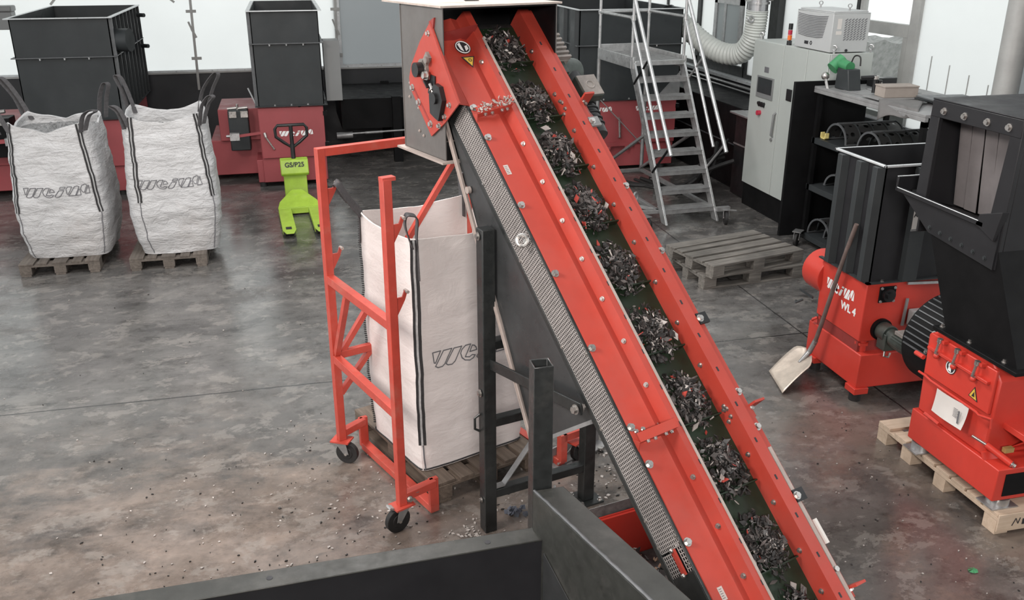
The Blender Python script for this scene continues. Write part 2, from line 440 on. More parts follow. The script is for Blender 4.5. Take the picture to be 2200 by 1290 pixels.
def logo_line(name, mat, parent, f, h, w, kx=1):
    mb = MB()
    for pl in LOGO:
        n = len(pl); P = [V((x * h * kx, y * h)) for x, y in pl]
        # round the corners a little
        Q = []
        for i in range(n):
            a, b, c = P[i - 1], P[i], P[(i + 1) % n]
            Q += [b.lerp(a, min(.3, .012 / max(.001, (b - a).length))), b, b.lerp(c, min(.3, .012 / max(.001, (c - b).length)))]
        for i in range(len(Q)):
            a, b = Q[i], Q[(i + 1) % len(Q)]; d = b - a
            if d.length < 1e-5: continue
            nn = V((-d.y, d.x)).normalized() * w / 2; e = d.normalized() * w * .3
            for k in range(max(1, int(d.length / .03))):
                K = max(1, int(d.length / .03)); p, q = a.lerp(b, k / K) - (e if k == 0 else e * 0), a.lerp(b, (k + 1) / K) + (e if k == K - 1 else e * 0)
                mb.poly([f(*(p - nn)), f(*(q - nn)), f(*(q + nn)), f(*(p + nn))])
    return mb.build(name, mat, parent, smooth=False)
SKY, LAMP, L2, L3 = 1.6, 400, 1.05, .6
# ------------------------------------------------------------------ camera and light
sc = bpy.context.scene
cam = bpy.data.cameras.new('camera'); camo = bpy.data.objects.new('camera', cam); C.objects.link(camo)
cam.sensor_width = 36; cam.lens = 36 * 1950 / 2200; cam.clip_start = .05
PITCH = math.atan(765 / 1950); YAW = math.radians(13.5)
camo.location = (0, 0, 3.3); camo.rotation_euler = (PI / 2 - PITCH, 0, -YAW)
sc.camera = camo
sc.view_settings.view_transform = 'Standard'; sc.view_settings.look = 'None'
sc.view_settings.exposure = 0; sc.view_settings.gamma = 1; sc.view_settings.use_curve_mapping = False

wd = bpy.data.worlds.new('overcast_sky'); sc.world = wd; wd.use_nodes = True
nt = wd.node_tree; bg = nt.nodes['Background']
tc = nt.nodes.new('ShaderNodeTexCoord'); sx = nt.nodes.new('ShaderNodeSeparateXYZ'); lk(nt, tc.outputs['Generated'], sx.inputs[0])
sky = ramp(nt, math_n(nt, 'ADD', math_n(nt, 'MULTIPLY', sx.outputs['Z'], .5), .5), [(.30, (.42, .42, .41)), (.46, (.86, .885, .88)), (.6, (.86, .885, .89)), (1.0, (.80, .83, .85))])
lk(nt, sky, bg.inputs['Color']); bg.inputs['Strength'].default_value = SKY

def area(name, loc, aim, sx_, sy_, power, col, spread=180):
    l = bpy.data.lights.new(name, 'AREA'); l.shape = 'RECTANGLE'; l.size = sx_; l.size_y = sy_; l.energy = power; l.color = col
    l.spread = math.radians(spread)
    o = bpy.data.objects.new(name, l); C.objects.link(o); o.location = loc
    o.rotation_euler = (V(aim) - V(loc)).to_track_quat('-Z', 'Y').to_euler()
    return o
area('unseen_light', (-4.2, 2.9, 5.8), (.6, 4.8, .5), 2.0, 1.4, LAMP, (1, .93, .88))  # unseen key light, its direction follows the shadows
area('unseen_light', (-.4, -2.4, 4.3), (.3, 5.6, 1.5), 1.8, .8, LAMP * L2, (1, .94, .90), 180)  # added unseen light behind the camera, brightens the front of the open bag
area('unseen_light', (.4, 7.4, 6.0), (3.6, 6.2, .4), 1.6, 1.2, LAMP * L3, (1, .96, .93))  # added unseen light, brightens the left side of the right-hand red shredder

# ------------------------------------------------------------------ setting
# floor with the machine pit: pit corner and directions
PM = V((1.55, 4.56, 0)); PU = V((.979, .204, 0)); PV = V((-.204, .979, 0))
pc = [PM - PU * .05 - PV * 2.6, PM + PU * .85 - PV * 2.6, PM + PU * .85, PM - PU * .05]
oc = [(-9, -3, 0), (11, -3, 0), (11, 20, 0), (-9, 20, 0)]
mb = MB()
po = [mb.vert(p) for p in pc]; oo = [mb.vert(p) for p in oc]
for i in range(4):
    j = (i + 1) % 4; mb.face([oo[i], oo[j], po[j], po[i]])
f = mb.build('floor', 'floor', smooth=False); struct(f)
mb = MB()
lo = [p - V((0, 0, .75)) for p in pc]
for i in range(4):
    j = (i + 1) % 4; mb.poly([pc[i] - V((0, 0, .001)), pc[j] - V((0, 0, .001)), lo[j], lo[i]])
mb.poly(lo)
struct(mb.build('floor_pit', 'conc_edge', smooth=False))

# back wall: dark dado below translucent panels
YB = 16.6
mb = MB(); mb.bx(-9, 7.1, YB, YB + .12, 0, 1.27)
struct(mb.build('wall_back', 'dado'))
mb = MB(); mb.bx(-9, 7.1, YB - .03, YB + .02, 1.255, 1.28)
struct(mb.build('trim_1', 'frame_grey'))
wn = 0
def window(px, axis, pos, a0, a1, z0, z1, mat, fw=.05, fmat='frame_grey', bars=()):
    """a window: the pane as its mesh, the frame as its child"""
    global wn
    wn += 1
    mb = MB()
    if axis == 'y': mb.bx(a0, a1, pos, pos + .012, z0, z1)
    else: mb.bx(pos, pos + .012, a0, a1, z0, z1)
    o = struct(mb.build('window_%d' % wn, mat))
    mb = MB()
    def q(u0, u1, w0, w1):
        if axis == 'y': mb.bx(u0, u1, pos - .03, pos + .04, w0, w1)
        else: mb.bx(pos - .03, pos + .04, u0, u1, w0, w1)
    if fw:
        q(a0, a1, z0, z0 + fw); q(a0, a1, z1 - fw, z1); q(a0, a0 + fw, z0 + fw, z1 - fw); q(a1 - fw, a1, z0 + fw, z1 - fw)
        mb.build('window_frame', fmat, o)
    for (u0, u1, w0, w1) in bars:
        mb = MB()
        if axis == 'y': mb.bx(u0, u1, pos - .036, pos + .046, w0, w1)
        else: mb.bx(pos - .036, pos + .046, u0, u1, w0, w1)
        mb.build('mullion', fmat, o)
    return o
window(0, 'y', YB + .03, -9, .86, 1.28, 5.4, 'pane_white', .03, 'rim_light')
window(0, 'y', YB + .03, .88, 2.3, 1.28, 5.4, 'pane_grey', .05, 'rim_light')
window(0, 'y', YB + .03, 2.32, 7.0, 1.28, 5.4, 'pane_white', .03, 'rim_light')
# locking bars on the back panels
def lock_bar(x, lab):
    t = thing('locking_bar', lab, 'locking bar', (x, YB - .02, .98), 0, 'locking bars on the back wall')
    mb = MB(); mb.bar((0, 0, 0), (.03, 0, 1.48), .04, .03); mb.build('bar', 'frame_grey', t)
    for z in (.50, 1.26):
        mb = MB(); mb.bx(-.06, .1, -.02, .03, z, z + .045); mb.build('bracket', 'frame_grey', t)
    mb = MB(); mb.bar((-.04, -.03, 1.12), (.0, -.03, 1.0), .03); mb.bar((.0, -.03, 1.0), (.06, -.03, .86), .035); mb.build('handle', 'frame_grey', t)
lock_bar(-1.52, 'slim grey locking bar with two cross brackets on the bright panel between two black hoppers')
lock_bar(.84, 'slim grey locking bar on the back wall beside the grey frosted pane')
for i, (a, b, lab) in enumerate((((-3.62, YB - .05, 2.40), (-3.42, YB - .05, 2.62), 'short dark window stay rod above the black hopper with the pipe stub'), ((-1.74, YB - .05, 2.41), (-1.98, YB - .05, 2.62), 'short dark window stay rod left of the free locking bar, at the top edge'))):
    mb = MB(V(a) and Matrix.Translation(-V(a))); mb.bar(a, b, .06, .03)
    o = tag(mb.build('stay_rod', 'frame_grey'), lab, 'stay rod'); o.location = a
t = thing('wall_box', 'grey wall-mounted box with a rounded lid, high at the left end of the back wall', 'box', (-4.3, YB - .16, 2.04))
mb = MB(); mb.bx(-.4, .13, -.1, .16, 0, .27); mb.build('housing', 'grey_box', t, bev=.01)
mb = MB(); mb.bx(-.42, .15, -.13, .16, .27, .36); mb.build('lid', 'grey_box', t, bev=.02)

# right wall
XR = 6.9
mb = MB(); mb.bx(XR, XR + .12, 6.5, YB + .12, 0, 1.30)
struct(mb.build('wall_right', 'dado'))
mb = MB(); mb.bx(XR - .13, XR + .06, 10.2, YB, 1.30, 1.345); struct(mb.build('trim_2', 'rim_light'))
mb = MB(); mb.tube([(XR - .1, 16, 1.24), (XR - .1, 11.3, 1.24)], .025); mb.tube([(XR - .08, 16, 1.17), (XR - .08, 11.3, 1.17)], .018)
tag(mb.build('wall_pipe', 'galv'), 'pair of thin pipes running along the right wall under the sill', 'pipe')
window(0, 'x', XR + .04, 13.3, 16.5, 1.345, 5.2, 'pane_white', .06, 'frame_dark', [(15.0, 15.12, 1.35, 5.2), (13.3, 15.1, 1.35, 1.5)])
window(0, 'x', XR + .04, 10.42, 13.28, 1.345, 5.2, 'pane_white', .06, 'frame_dark')
mb = MB(); mb.bx(XR - .06, XR + .1, 12.26, 12.5, 1.31, 5.2); struct(mb.build('trim_3', 'frame_dark'))
# the clear casement with the rubble heap behind it
window(0, 'x', XR + .04, 9.26, 10.40, 1.345, 5.2, 'pane_clear', .06, 'frame_grey', [(9.25, 9.40, 1.32, 5.19), (9.402, 10.39, 2.30, 2.44), (9.402, 9.48, 1.41, 2.298)])
window(0, 'x', XR + .04, 7.86, 9.24, 1.31, 5.2, 'pane_white', 0)
window(0, 'x', XR + .04, 6.5, 7.84, 1.31, 5.2, 'pane_grey', .05)
for y in (8.97, 8.66, 8.34, 8.04):
    mb = MB(); mb.bx(XR + .032, XR + .045, y - .004, y + .004, 1.31, 2.15 - (9 - y) * .2); struct(mb.build('trim_4', 'frame_grey'))
mb = MB(); mb.cyl((XR - .05, 7.70, 0), (XR - .05, 7.70, 5.2), .12, 20); mb.cyl((XR - .05, 7.70, 1.86), (XR - .05, 7.70, 1.9), .13, 20)
struct(mb.build('column_right', 'frame_grey'))
# opened casement sash leaning into the hall
t = thing('window_sash', 'grey tilted-open window sash above the ribbed hose on the right wall', 'window sash', (XR - .02, 13.35, 1.62))
mb = MB(); mb.bx(-.05, 0, 0, .08, 0, .9); mb.bx(-.05, 0, .86, .96, 0, .9); mb.bx(-.05, 0, 0, .96, 0, .07); mb.bx(-.05, 0, 0, .96, .80, .9); mb.bx(-.04, 0, .55, .63, 0, .9)
mb.build('sash_frame', 'galv', t)
mb = MB(); mb.bx(-.03, -.02, .06, .9, .05, .85); mb.build('pane', 'pane_grey', t)
# outside: rubble heap and a shrub
mb = MB()
nx, ny = 26, 30; G = {}
for i in range(nx + 1):
    for j in range(ny + 1):
        x = 7.5 + i * .13; y = 9.4 + j * .17
        e = min(1, i / 7, (nx - i) / 7, j / 8, (ny - j) / 8)
        h = max(0, e) ** .7 * 1.95 + noise.fractal(V((x * 2.2, y * 2.2, 3)), .9, 2.2, 5) * .13 * e
        G[i, j] = mb.vert((x, y, max(0, h)))
for i in range(nx):
    for j in range(ny): mb.face([G[i, j], G[i + 1, j], G[i + 1, j + 1], G[i, j + 1]])
tag(mb.build('rubble_heap', 'rubble_m'), 'heap of grey rubble outdoors behind the clear pane of the right wall', 'rubble', kind='stuff')
t = thing('shrub', 'small bright green shrub outdoors beyond the tilted sash', 'shrub', (7.9, 15.2, 0))
mb = MB()
for k in range(90):
    p = V((rnd.gauss(0, .22), rnd.gauss(0, .3), 1.75 + rnd.gauss(0, .16))); a = V((rnd.uniform(-1, 1), rnd.uniform(-1, 1), rnd.uniform(-.3, 1))).normalized() * .09
    b = a.orthogonal().normalized() * .035
    mb.poly([p, p + a * .5 + b, p + a, p + a * .5 - b])
mb.build('foliage', 'leaf', t)
mb = MB()
for k in range(5): mb.tube([(0, 0, 0), (rnd.uniform(-.1, .1), rnd.uniform(-.15, .15), .9), (rnd.uniform(-.2, .2), rnd.uniform(-.3, .3), 1.75)], .015, 6)
mb.build('stem', 'handle_wood', t)

# roof and gable wall behind the viewer, unseen; rooflight opening shaped for the light
RX0, RX1, RY0, RY1, RZ = -6.5, 6.2, 4.1, 11.5, 6.4
mb = MB()
for a in ((-9, 7.1, -3, RY0), (-9, 7.1, RY1, YB + .1), (-9, RX0, RY0, RY1), (RX1, 7.1, RY0, RY1)): mb.bx(*a, RZ, RZ + .15)
struct(mb.build('ceiling', paint('roof_lining', (.32, .32, .31), .8)))
mb = MB(); mb.bx(-9, 7.1, -3.1, -3, 0, RZ); struct(mb.build('wall_front', 'dado'))
window(0, 'y', YB + .03, -9, 7, 5.4, RZ, 'pane_white', .03, 'rim_light')
# ------------------------------------------------------------------ inclined belt conveyor (x across, y up the slope, z out of the belt)
CW, CD, CN = V((.9455, .3256, 0)), V((-.2419, .7027, .6691)), V((.2179, -.6327, .7431))
CO = V((.94, 4.519, 1.887))
CM = Matrix(((CW.x, CD.x, CN.x, CO.x), (CW.y, CD.y, CN.y, CO.y), (CW.z, CD.z, CN.z, CO.z), (0, 0, 0, 1)))
conv = thing('belt_conveyor', 'red steep belt conveyor carrying heaps of shredded scrap up to a discharge hood', 'conveyor', mtx=CM)
Y0, Y1 = -2.85, 1.20
mb = MB()
pf = [(.055, .268), (.06, .29), (.165, .29), (.198, .301), (.240, .286), (.260, .35), (.306, .35), (.306, .222), (.302, .222), (.302, .346), (.263, .346), (.243, .281), (.198, .296), (.166, .285), (.064, .285), (.059, .268)]
mb.prism([(x, Y0, z) for x, z in pf], (0, Y1 - Y0, 0))
railL = mb.build('side_rail', 'red', conv)
mb = MB()
pf = [(.627, .222), (.627, .35), (.695, .35), (.695, .336), (.735, .336), (.735, .07), (.731, .07), (.731, .332), (.691, .332), (.691, .346), (.631, .346), (.631, .222)]
mb.prism([(x, Y0, z) for x, z in pf], (0, Y1 - Y0, 0))
railR = mb.build('side_rail', 'red', conv)
for o, x in ((railL, .294), (railR, .655)):
    mb = MB()
    for k in range(-13, 9):
        y = -.412 + .1925 * k
        if Y0 < y < 1.1: mb.nx().bx(x - .005, x + .005, y - .012, y + .012, .3495, .3512)
    mb.build('slot_hole', 'ink', o)
mb = MB(); mb.bx(.294, .3075, Y0, 1.0, .3505, .3545); mb.build('sealing_lip', 'tan', railL)
mb = MB(); mb.bx(.737, .752, -2.12, -2.0, .315, .352); mb.build('label_strip', 'paper', railR)
mb = MB(); mb.bx(.705, .727, Y0, -1.62, .336, .343); mb.build('edge_strip', 'tan', railR)
# bolts in rows
mb = MB()
for y in (.863, .58, .298, .05, -.195, -.428, -.663, -.902, -1.141, -1.38, -1.617, -1.856, -2.089, -2.33): mb.bolt((.247, y, .314), (-.92, 0, .38), .009, .011)
mb.build('rail_bolt', 'chrome', railL)
mb = MB()
for y in (.579, .38, -.053, -.465, -.886, -1.305, -1.491, -1.865): mb.bolt((.073, y, .29), (0, 0, 1), .014, .014)
mb.build('flange_bolt', 'chrome', railL)
mb = MB()
for y in (.938, .62, .361, .11, -.14, -.383, -.63, -.874, -1.121, -1.37, -1.61, -1.857, -2.097, -2.293): mb.bolt((.627, y, .285), (-1, 0, 0), .009, .009)
for cy in (.53, -1.385):
    for dy, dz in ((.03, .02), (.012, .03), (-.03, .03), (-.045, .0)): mb.bolt((.627, cy + dy, .275 + dz), (-1, 0, 0), .008, .008)
mb.build('rail_bolt', 'chrome', railR)
for y, k in ((.361, 1), (-.071, 0), (-.489, 0), (-.907, 1), (-1.319, 0), (-1.51, 0), (-1.874, 1), (-2.234, 0)):
    if k:
        mb = MB(); mb.bx(.70, .765, y - .03, y + .03, .337, .352); o = mb.build('cover_clamp', 'black_plastic' if y < 0 else 'plate_grey', conv)
        mb = MB(); mb.bolt((.712, y, .352), (0, 0, 1), .014, .012); mb.build('clamp_bolt', 'chrome', o)
    else:
        mb = MB(); mb.bolt((.712, y, .337), (0, 0, 1), .014, .014); mb.build('cover_bolt', 'chrome', conv)
for y in (.53, -1.40, -2.33):
    mb = MB(); mb.bx(.7355, .80, y - .006, y + .006, .27, .385); mb.bx(.7355, .80, y - .05, y, .27, .276); o = mb.build('joint_bracket', 'red', conv)
    mb = MB(); mb.bolt((.755, y - .006, .32), (0, -1, 0), .009, .009); mb.bolt((.78, y - .006, .30), (0, -1, 0), .009, .009); mb.build('bracket_bolt', 'chrome', o)
# cross gussets on the left cover, debris on the upper one
for y in (.515, -1.39):
    mb = MB(); mb.prism([(.066, y, .291), (.066, y, .318), (.258, y, .372), (.258, y, .345), (.236, y, .282), (.186, y, .305)], (0, .005, 0))
    mb.prism([(.066, y, .318), (.258, y, .372), (.258, y + .045, .372), (.066, y + .045, .318)], (0, 0, .004))
    mb.prism([(.056, y - .03, .285), (.056, y + .03, .285), (.056, y, .325)], (.005, 0, 0))
    o = mb.build('gusset_plate', 'red', conv)
    mb = MB()
    for x, z in ((.11, .315), (.15, .32), (.205, .335), (.235, .34)): mb.bolt((x, y, z), (0, -1, 0), .008, .009); 
    for x in (.09, .13, .215): mb.bolt((x, y + .06, .29 + max(0, x - .19) * -.3), (0, 0, 1), .008, .009)
    mb.build('gusset_bolt', 'chrome', o)
mb = MB()
for k in range(120):
    t = rnd.random(); p = V((.07 + .19 * t, .515 + rnd.uniform(0, .05), .325 + .056 * t + abs(rnd.gauss(0, .010)) * (1.4 - abs(t - .6))))
    a = V((rnd.uniform(-1, 1), rnd.uniform(-1, 1), rnd.uniform(-.4, .6))) * .010; b = V((rnd.uniform(-1, 1), rnd.uniform(-1, 1), rnd.uniform(-.4, .6))) * .008
    mb.mi = 0 if rnd.random() < .75 else 1
    mb.prism([p - a, p + b, p + a, p - b], (0, 0, .003))
o = mb.build('spilled_flakes', ['chip_w', 'chip_r'], None, smooth=False); o.matrix_world = CM
tag(o, 'pale flakes lying on the upper red gusset plate of the conveyor', 'scrap flakes', kind='stuff')
# body below the covers
mb = MB(); mb.bx(.064, .29, Y0, .70, .075, .284); mb.bx(.62, .73, Y0, 1.0, .075, .22); mb.bx(.066, .729, Y0, 1.05, .07, .10)
mb.build('trough_body', 'steel_black', conv)
mb = MB()
mb.bx(.042, .0635, Y0, .70, .070, .100); mb.bx(.044, .0635, Y0, .70, .277, .2845); mb.bx(.044, .0635, .63, .70, .101, .276); mb.bx(.044, .0635, Y0, -1.98, .101, .276)
mb.build('guard_frame', 'post_dark', conv, bev=.002)
def guard(y0, y1, z0, z1):
    mb = MB(); p = .0172; n = int((y1 - y0) / p)
    for k in range(n + 1): mb.bx(.0465, .0485, y0 + k * p, y0 + k * p + .0044, z0, z1)
    m = int((z1 - z0) / .0142)
    for k in range(m + 1): mb.bx(.0465, .0487, y0, y1, z0 + k * (z1 - z0 - .0045) / m, z0 + k * (z1 - z0 - .0045) / m + .0040)
    return mb.build('guard_mesh', 'guard', conv, smooth=False)
M['guard'] = paint('guard_sheet_steel', (.44, .41, .395), .5, .2, var=.15, scale=9)
guard(-1.865, .628, .101, .276); guard(-1.985, -1.875, .101, .185); guard(-1.985, -1.85, .235, .276)
mb = MB()
for y in (.58, .1, -.39, -.9, -1.35, -1.82, -1.95):
    for z in (.108, .268): mb.bolt((.0465, y + (.12 if z < .2 else 0), z), (-1, 0, 0), .007, .006)
mb.build('guard_bolt', 'chrome', conv)
mb = MB(); mb.bar((.036, -1.985, .215), (.036, -1.865, .215), .012, .026, (0, 0, 1)); o = mb.build('latch_bar', 'red', conv)
mb = MB(); mb.ball((.028, -1.985, .215), .012); mb.nx().ball((.028, -1.868, .215), .012); mb.build('latch_knob', 'chrome', o)
mb = MB(); mb.torus((.0, -.239, .268), (-.65, -.3, .6), .028, .010); mb.cyl((.06, -.239, .246), (.02, -.239, .258), .012, 10); mb.build('eye_bolt', 'chrome', conv)
for (x, y) in ((.095, .168), (.118, -2.116)):
    mb = MB(); mb.bx(x - .014, x + .014, y - .03, y + .03, .2905, .2915); o = mb.build('type_label', 'label', conv)
    mb = MB()
    for k in range(5): mb.bx(x - .010, x + .006 - .002 * (k % 2), y - .022 + k * .010, y - .019 + k * .010, .2916, .2919)
    mb.build('print_line', 'grey_print', o)
mb = MB(); mb.bolt((.03, -2.42, .2), (-1, 0, 0), .02, .02); mb.bx(.02, .05, -2.5, -2.36, .17, .21); mb.build('gearbox_fitting', 'brass', conv)
# hanging belly below the belt: closed triangular casing
mb = MB(); mb.prism([(.046, .66, .068), (.046, -1.047, -.541), (.046, -1.17, .068)], (.585, 0, 0)); belly = mb.build('belly_casing', 'belly', conv)
a, b = V((.014, .80, .09)), V((.014, -1.047, -.541)); dr = (b - a).normalized(); nn = V((0, -dr.z, dr.y))
mb = MB(); mb.band([a + V((.022, 0, 0)), b + V((.022, 0, 0))], V((.014, 0, 0)) , nn * .006); mb.band([a + V((.014, 0, 0)), b + V((.014, 0, 0))], nn * .014, V((.004, 0, 0)))
mb.build('edge_flange', 'tan', belly)
a, b = V((.040, -1.047, -.541)), V((.040, -1.17, .06))
mb = MB(); mb.bar(a, b, .02, .012, (1, 0, 0)); mb.build('lower_edge', 'plate_grey', belly)
mb = MB(); mb.cyl((.02, .28, -.03), (.04, .28, -.03), .02, 12); mb.build('casing_bolt', 'tan', belly)
# belt with cleats, drums
mb = MB(); mb.bx(.305, .629, Y0, 1.17, .222, .234)
mb.build('belt', 'belt', conv)
HY = [1.007, .613, .27, -.10, -.48, -.86, -1.245, -1.60, -1.985, -2.36]
for y in HY:
    mb = MB(); mb.bx(.32, .612, y - .135, y - .128, .234, .275); mb.build('cleat', 'belt', conv)
mb = MB(); mb.cyl((.30, 1.17, .158), (.63, 1.17, .158), .075, 20); mb.build('head_drum', 'rubber', conv)
mb = MB(); mb.cyl((.30, Y0, .16), (.63, Y0, .16), .075, 20); mb.build('tail_drum', 'rubber', conv)
# head plate with bearing and belt tensioner
mb = MB()
hp = [(.60, .315), (1.085, .405), (1.105, .24), (1.10, .06), (1.075, -.02), (1.03, -.058), (.69, -.072), (.636, .11)]
mb.prism([(-.012, y, z) for y, z in hp], (.008, 0, 0)); mb.prism([(-.012, .60, .31), (-.012, 1.085, .40), (.058, 1.085, .30), (.058, .60, .288)], (0, 0, -.004))
head = mb.build('head_plate', 'red', conv)
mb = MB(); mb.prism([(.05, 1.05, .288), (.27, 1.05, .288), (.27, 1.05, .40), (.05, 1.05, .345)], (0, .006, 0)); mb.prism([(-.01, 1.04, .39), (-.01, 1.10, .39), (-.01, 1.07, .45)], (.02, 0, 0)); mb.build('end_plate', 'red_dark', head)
mb = MB(); mb.cyl((-.012, .978, .164), (-.03, .978, .164), .052, 20); mb.bx(-.03, -.012, .955, 1.0, .16, .27); mb.cyl((-.03, .96, .25), (-.045, .96, .25), .02, 10); o = mb.build('bearing_housing', 'motor_top', head)
mb = MB(); mb.cyl((-.03, .978, .155), (-.07, .978, .155), .04, 20); mb.build('bearing_cap', 'black_plastic', o)
mb = MB(); mb.prism([(-.02, .86, .10), (-.02, .90, .20), (-.02, .86, .23), (-.02, .78, .13)], (.008, 0, 0)); mb.bx(-.05, -.012, .85, .90, .15, .16); mb.build('tension_plate', 'black_plastic', head)
mb = MB(); mb.cyl((-.03, .86, .17), (-.03, .74, .17), .009, 8); mb.bolt((-.03, .82, .17), (0, -1, 0), .014, .015); mb.bolt((-.03, .915, .18), (-1, 0, 0), .02, .02); mb.build('tension_rod', 'chrome', head)
mb = MB(); mb.prism([(-.04, y, z) for y, z in ((.75, .06), (.82, .13), (.82, .22), (.77, .25), (.70, .22), (.66, .10), (.70, .08))], (.028, 0, 0)); mb.cyl((-.04, .76, .17), (-.055, .76, .17), .03, 14); mb.build('scraper_arm', 'black_plastic', head)
mb = MB()
for y, z in ((1.009, -.03), (.906, -.035), (.736, -.02)): mb.bolt((-.012, y, z), (-1, 0, 0), .014, .012)
for y, z in ((.66, .23), (.655, .14), (.665, .05), (1.06, .345)): mb.bolt((-.012, y, z), (-1, 0, 0), .011, .012)
mb.build('plate_bolt', 'chrome', head)
mb = MB(); mb.bx(-.0135, -.012, .73, 1.0, -.030, -.016); mb.build('adjusting_slot', 'red_dark', head)
# safety stickers on the cover
mb = MB(); mb.cyl((.180, .982, .306), (.180, .982, .3075), .047, 24); o = mb.build('safety_sticker', 'ink', conv)
mb = MB(); mb.torus((.180, .982, .3078), (0, 0, 1), .041, .003, 24, 6); mb.build('sticker_ring', 'white', o)
mb = MB(); mb.prism([(.160, .965, .3078), (.176, .950, .3078), (.172, 1.016, .3078), (.154, 1.004, .3078)], (0, 0, .0005)); mb.nx().prism([(.188, .952, .3078), (.210, .968, .3078), (.210, .995, .3078), (.192, .988, .3078)], (0, 0, .0005)); mb.build('sticker_symbol', 'white', o)
tri = [(.140, .915), (.222, .915), (.181, .835)]
mb = MB(); mb.prism([(x, y, .3065) for x, y in tri], (0, 0, .001)); o = mb.build('warning_sticker', 'ink', conv)
mb = MB(); mb.prism([(.185 + (x - .185) * .75, .885 + (y - .885) * .75, .3076) for x, y in tri], (0, 0, .0006)); mb.build('sticker_face', 'yellow', o)
mb = MB(); mb.torus((.185, .888, .3084), (0, 0, 1), .009, .002, 12, 5); mb.build('sticker_symbol', 'ink', o)
# gear motor on the right of the head
mb = MB(); mb.cyl((.736, .88, .17), (.97, .88, .12), .095, 20); mb.bx(.736, .82, .78, 1.0, .09, .27); gm = mb.build('gearbox', 'motor', conv, bev=.004)
mb = MB(); mb.cyl((.90, .84, .13), (.90, .42, .09), .088, 20)
for k in range(9): mb.torus((.90, .76 - k * .034, .122 - k * .0034), (0, 1, .095), .092, .007, 20, 6)
mb.build('motor_housing', 'black_plastic', gm)
mb = MB(); mb.bx(.845, .985, .60, .755, .20, .262); mb.build('terminal_box', 'motor', gm, bev=.010)
mb = MB(); mb.bx(.85, .98, .605, .75, .262, .268); mb.torus((.915, .678, .268), (0, 0, 1), .026, .004, 14, 6); mb.build('box_lid', 'motor_top', gm, bev=.003)
mb = MB(); mb.bx(.76, .85, .86, 1.06, .22, .275)
for k in range(6): mb.bx(.755, .86, .865 + k * .033, .88 + k * .033, .275, .305)
mb.build('cooling_cover', 'motor_top', gm)
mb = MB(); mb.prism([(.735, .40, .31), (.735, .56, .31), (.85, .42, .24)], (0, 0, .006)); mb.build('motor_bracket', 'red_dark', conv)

# heaps of shredded scrap riding on the cleats
ord_ = ['topmost heap, just under the hood', 'second heap below the hood', 'third heap below the hood', 'fourth heap below the hood', 'fifth heap below the hood', 'sixth heap below the hood', 'seventh heap below the hood', 'eighth heap, just below the lower gusset', 'ninth heap below the hood', 'lowest heap, cut off by the bottom edge']
hm = ['chip_d', 'chip_g', 'chip_w', 'chip_r']
for hi, y0 in enumerate(HY):
    mb = MB(); r = random.Random(40 + hi)
    cnt = 420
    # dark bed, then flakes
    for k in range(cnt):
        u, v = r.gauss(0, .45), r.gauss(0, .45)
        if u * u + v * v > 1: u, v = r.uniform(-.7, .7), r.uniform(-.7, .7)
        top = .078 * max(0, 1 - .8 * (u * u + v * v))
        big = r.random() < .3
        p = V((.467 + u * .145, y0 + v * .175 - .02, .236 + top * r.random() ** .4))
        sz = r.uniform(.013, .030) if big else r.uniform(.006, .016)
        a = V((r.gauss(0, 1), r.gauss(0, 1.2), r.gauss(0, .7))).normalized(); b = a.cross(V((r.gauss(0, 1), r.gauss(0, 1), r.gauss(0, 1)))).normalized()
        a *= sz; b *= sz * r.uniform(.3, .7); c = a.cross(b).normalized() * sz * .22
        if p.z - .234 < sz * .6: p.z = .234 + sz * .6
        q = r.random(); mb.mi = 0 if q < .60 else 1 if q < .90 else 2 if q < (.985 if hi not in (2, 3) else .965) else 3
        mb.prism([p - a, p - b * .8, p + a, p + b], c)
    for k in range(40):
        u, v = r.uniform(-1, 1), r.uniform(-1, 1)
        if u * u + v * v < 1: mb.mi = 0; mb.ball((.467 + u * .12, y0 - .02 + v * .15, .25 + .03 * (1 - u * u - v * v)), r.uniform(.012, .024), 6, (1, 1, .6))
    o = mb.build('scrap_heap', hm, None, smooth=False); o.matrix_world = CM
    tag(o, 'shredded scrap on the green belt: ' + ord_[hi], 'scrap heap', 'scrap heaps on the conveyor belt', 'stuff')

# discharge hood at the top
hood = thing('discharge_hood', 'dusty grey sheet-metal discharge hood over the upper end of the red conveyor', 'hood', (.80, 4.915, 2.18), math.radians(19))
mb = MB()
mb.bx(.004, .010, 0, .50, 0, .81); mb.bx(.734, .74, 0, .50, 0, .81); mb.bx(0, .74, .494, .50, 0, .81); mb.build('shell', 'hood', hood)
mb = MB(); mb.bx(.010, .734, .0, .004, 0, .10); mb.bx(.011, .733, .48, .493, 0, .80); mb.bx(.0105, .013, .002, .48, 0, .80); mb.bx(.728, .7335, .002, .48, 0, .80); mb.bx(.012, .733, .0, .48, .80, .808); mb.build('shade_lining', 'steel_black', hood)  # black sheets added inside to stand for the hood's deep shade
mb = MB(); mb.bx(-.015, .76, -.02, .70, .81, .82); mb.build('top_plate', 'hood_top', hood)
mb = MB(); mb.bx(-.035, .0, -.035, .535, -.012, 0); mb.bx(.74, .775, -.035, .535, -.012, 0); mb.bx(0, .74, -.035, 0, -.012, 0); mb.bx(0, .74, .50, .535, -.012, 0); mb.build('outlet_flange', 'tan', hood)
mb = MB()
for y, z in ((.40, .38), (.30, .25), (.41, .30), (.12, .62), (.30, .12), (.25, .10)): mb.bolt((0, y, z), (-1, 0, 0), .006, .005)
mb.build('rivet', 'tan', hood)
o = MB(); o.bx(-.04, .04, -.02, .02, 0, .02); o.tube([(-.03, 0, .02), (-.01, 0, .05), (.03, .01, .04)], .008, 6)
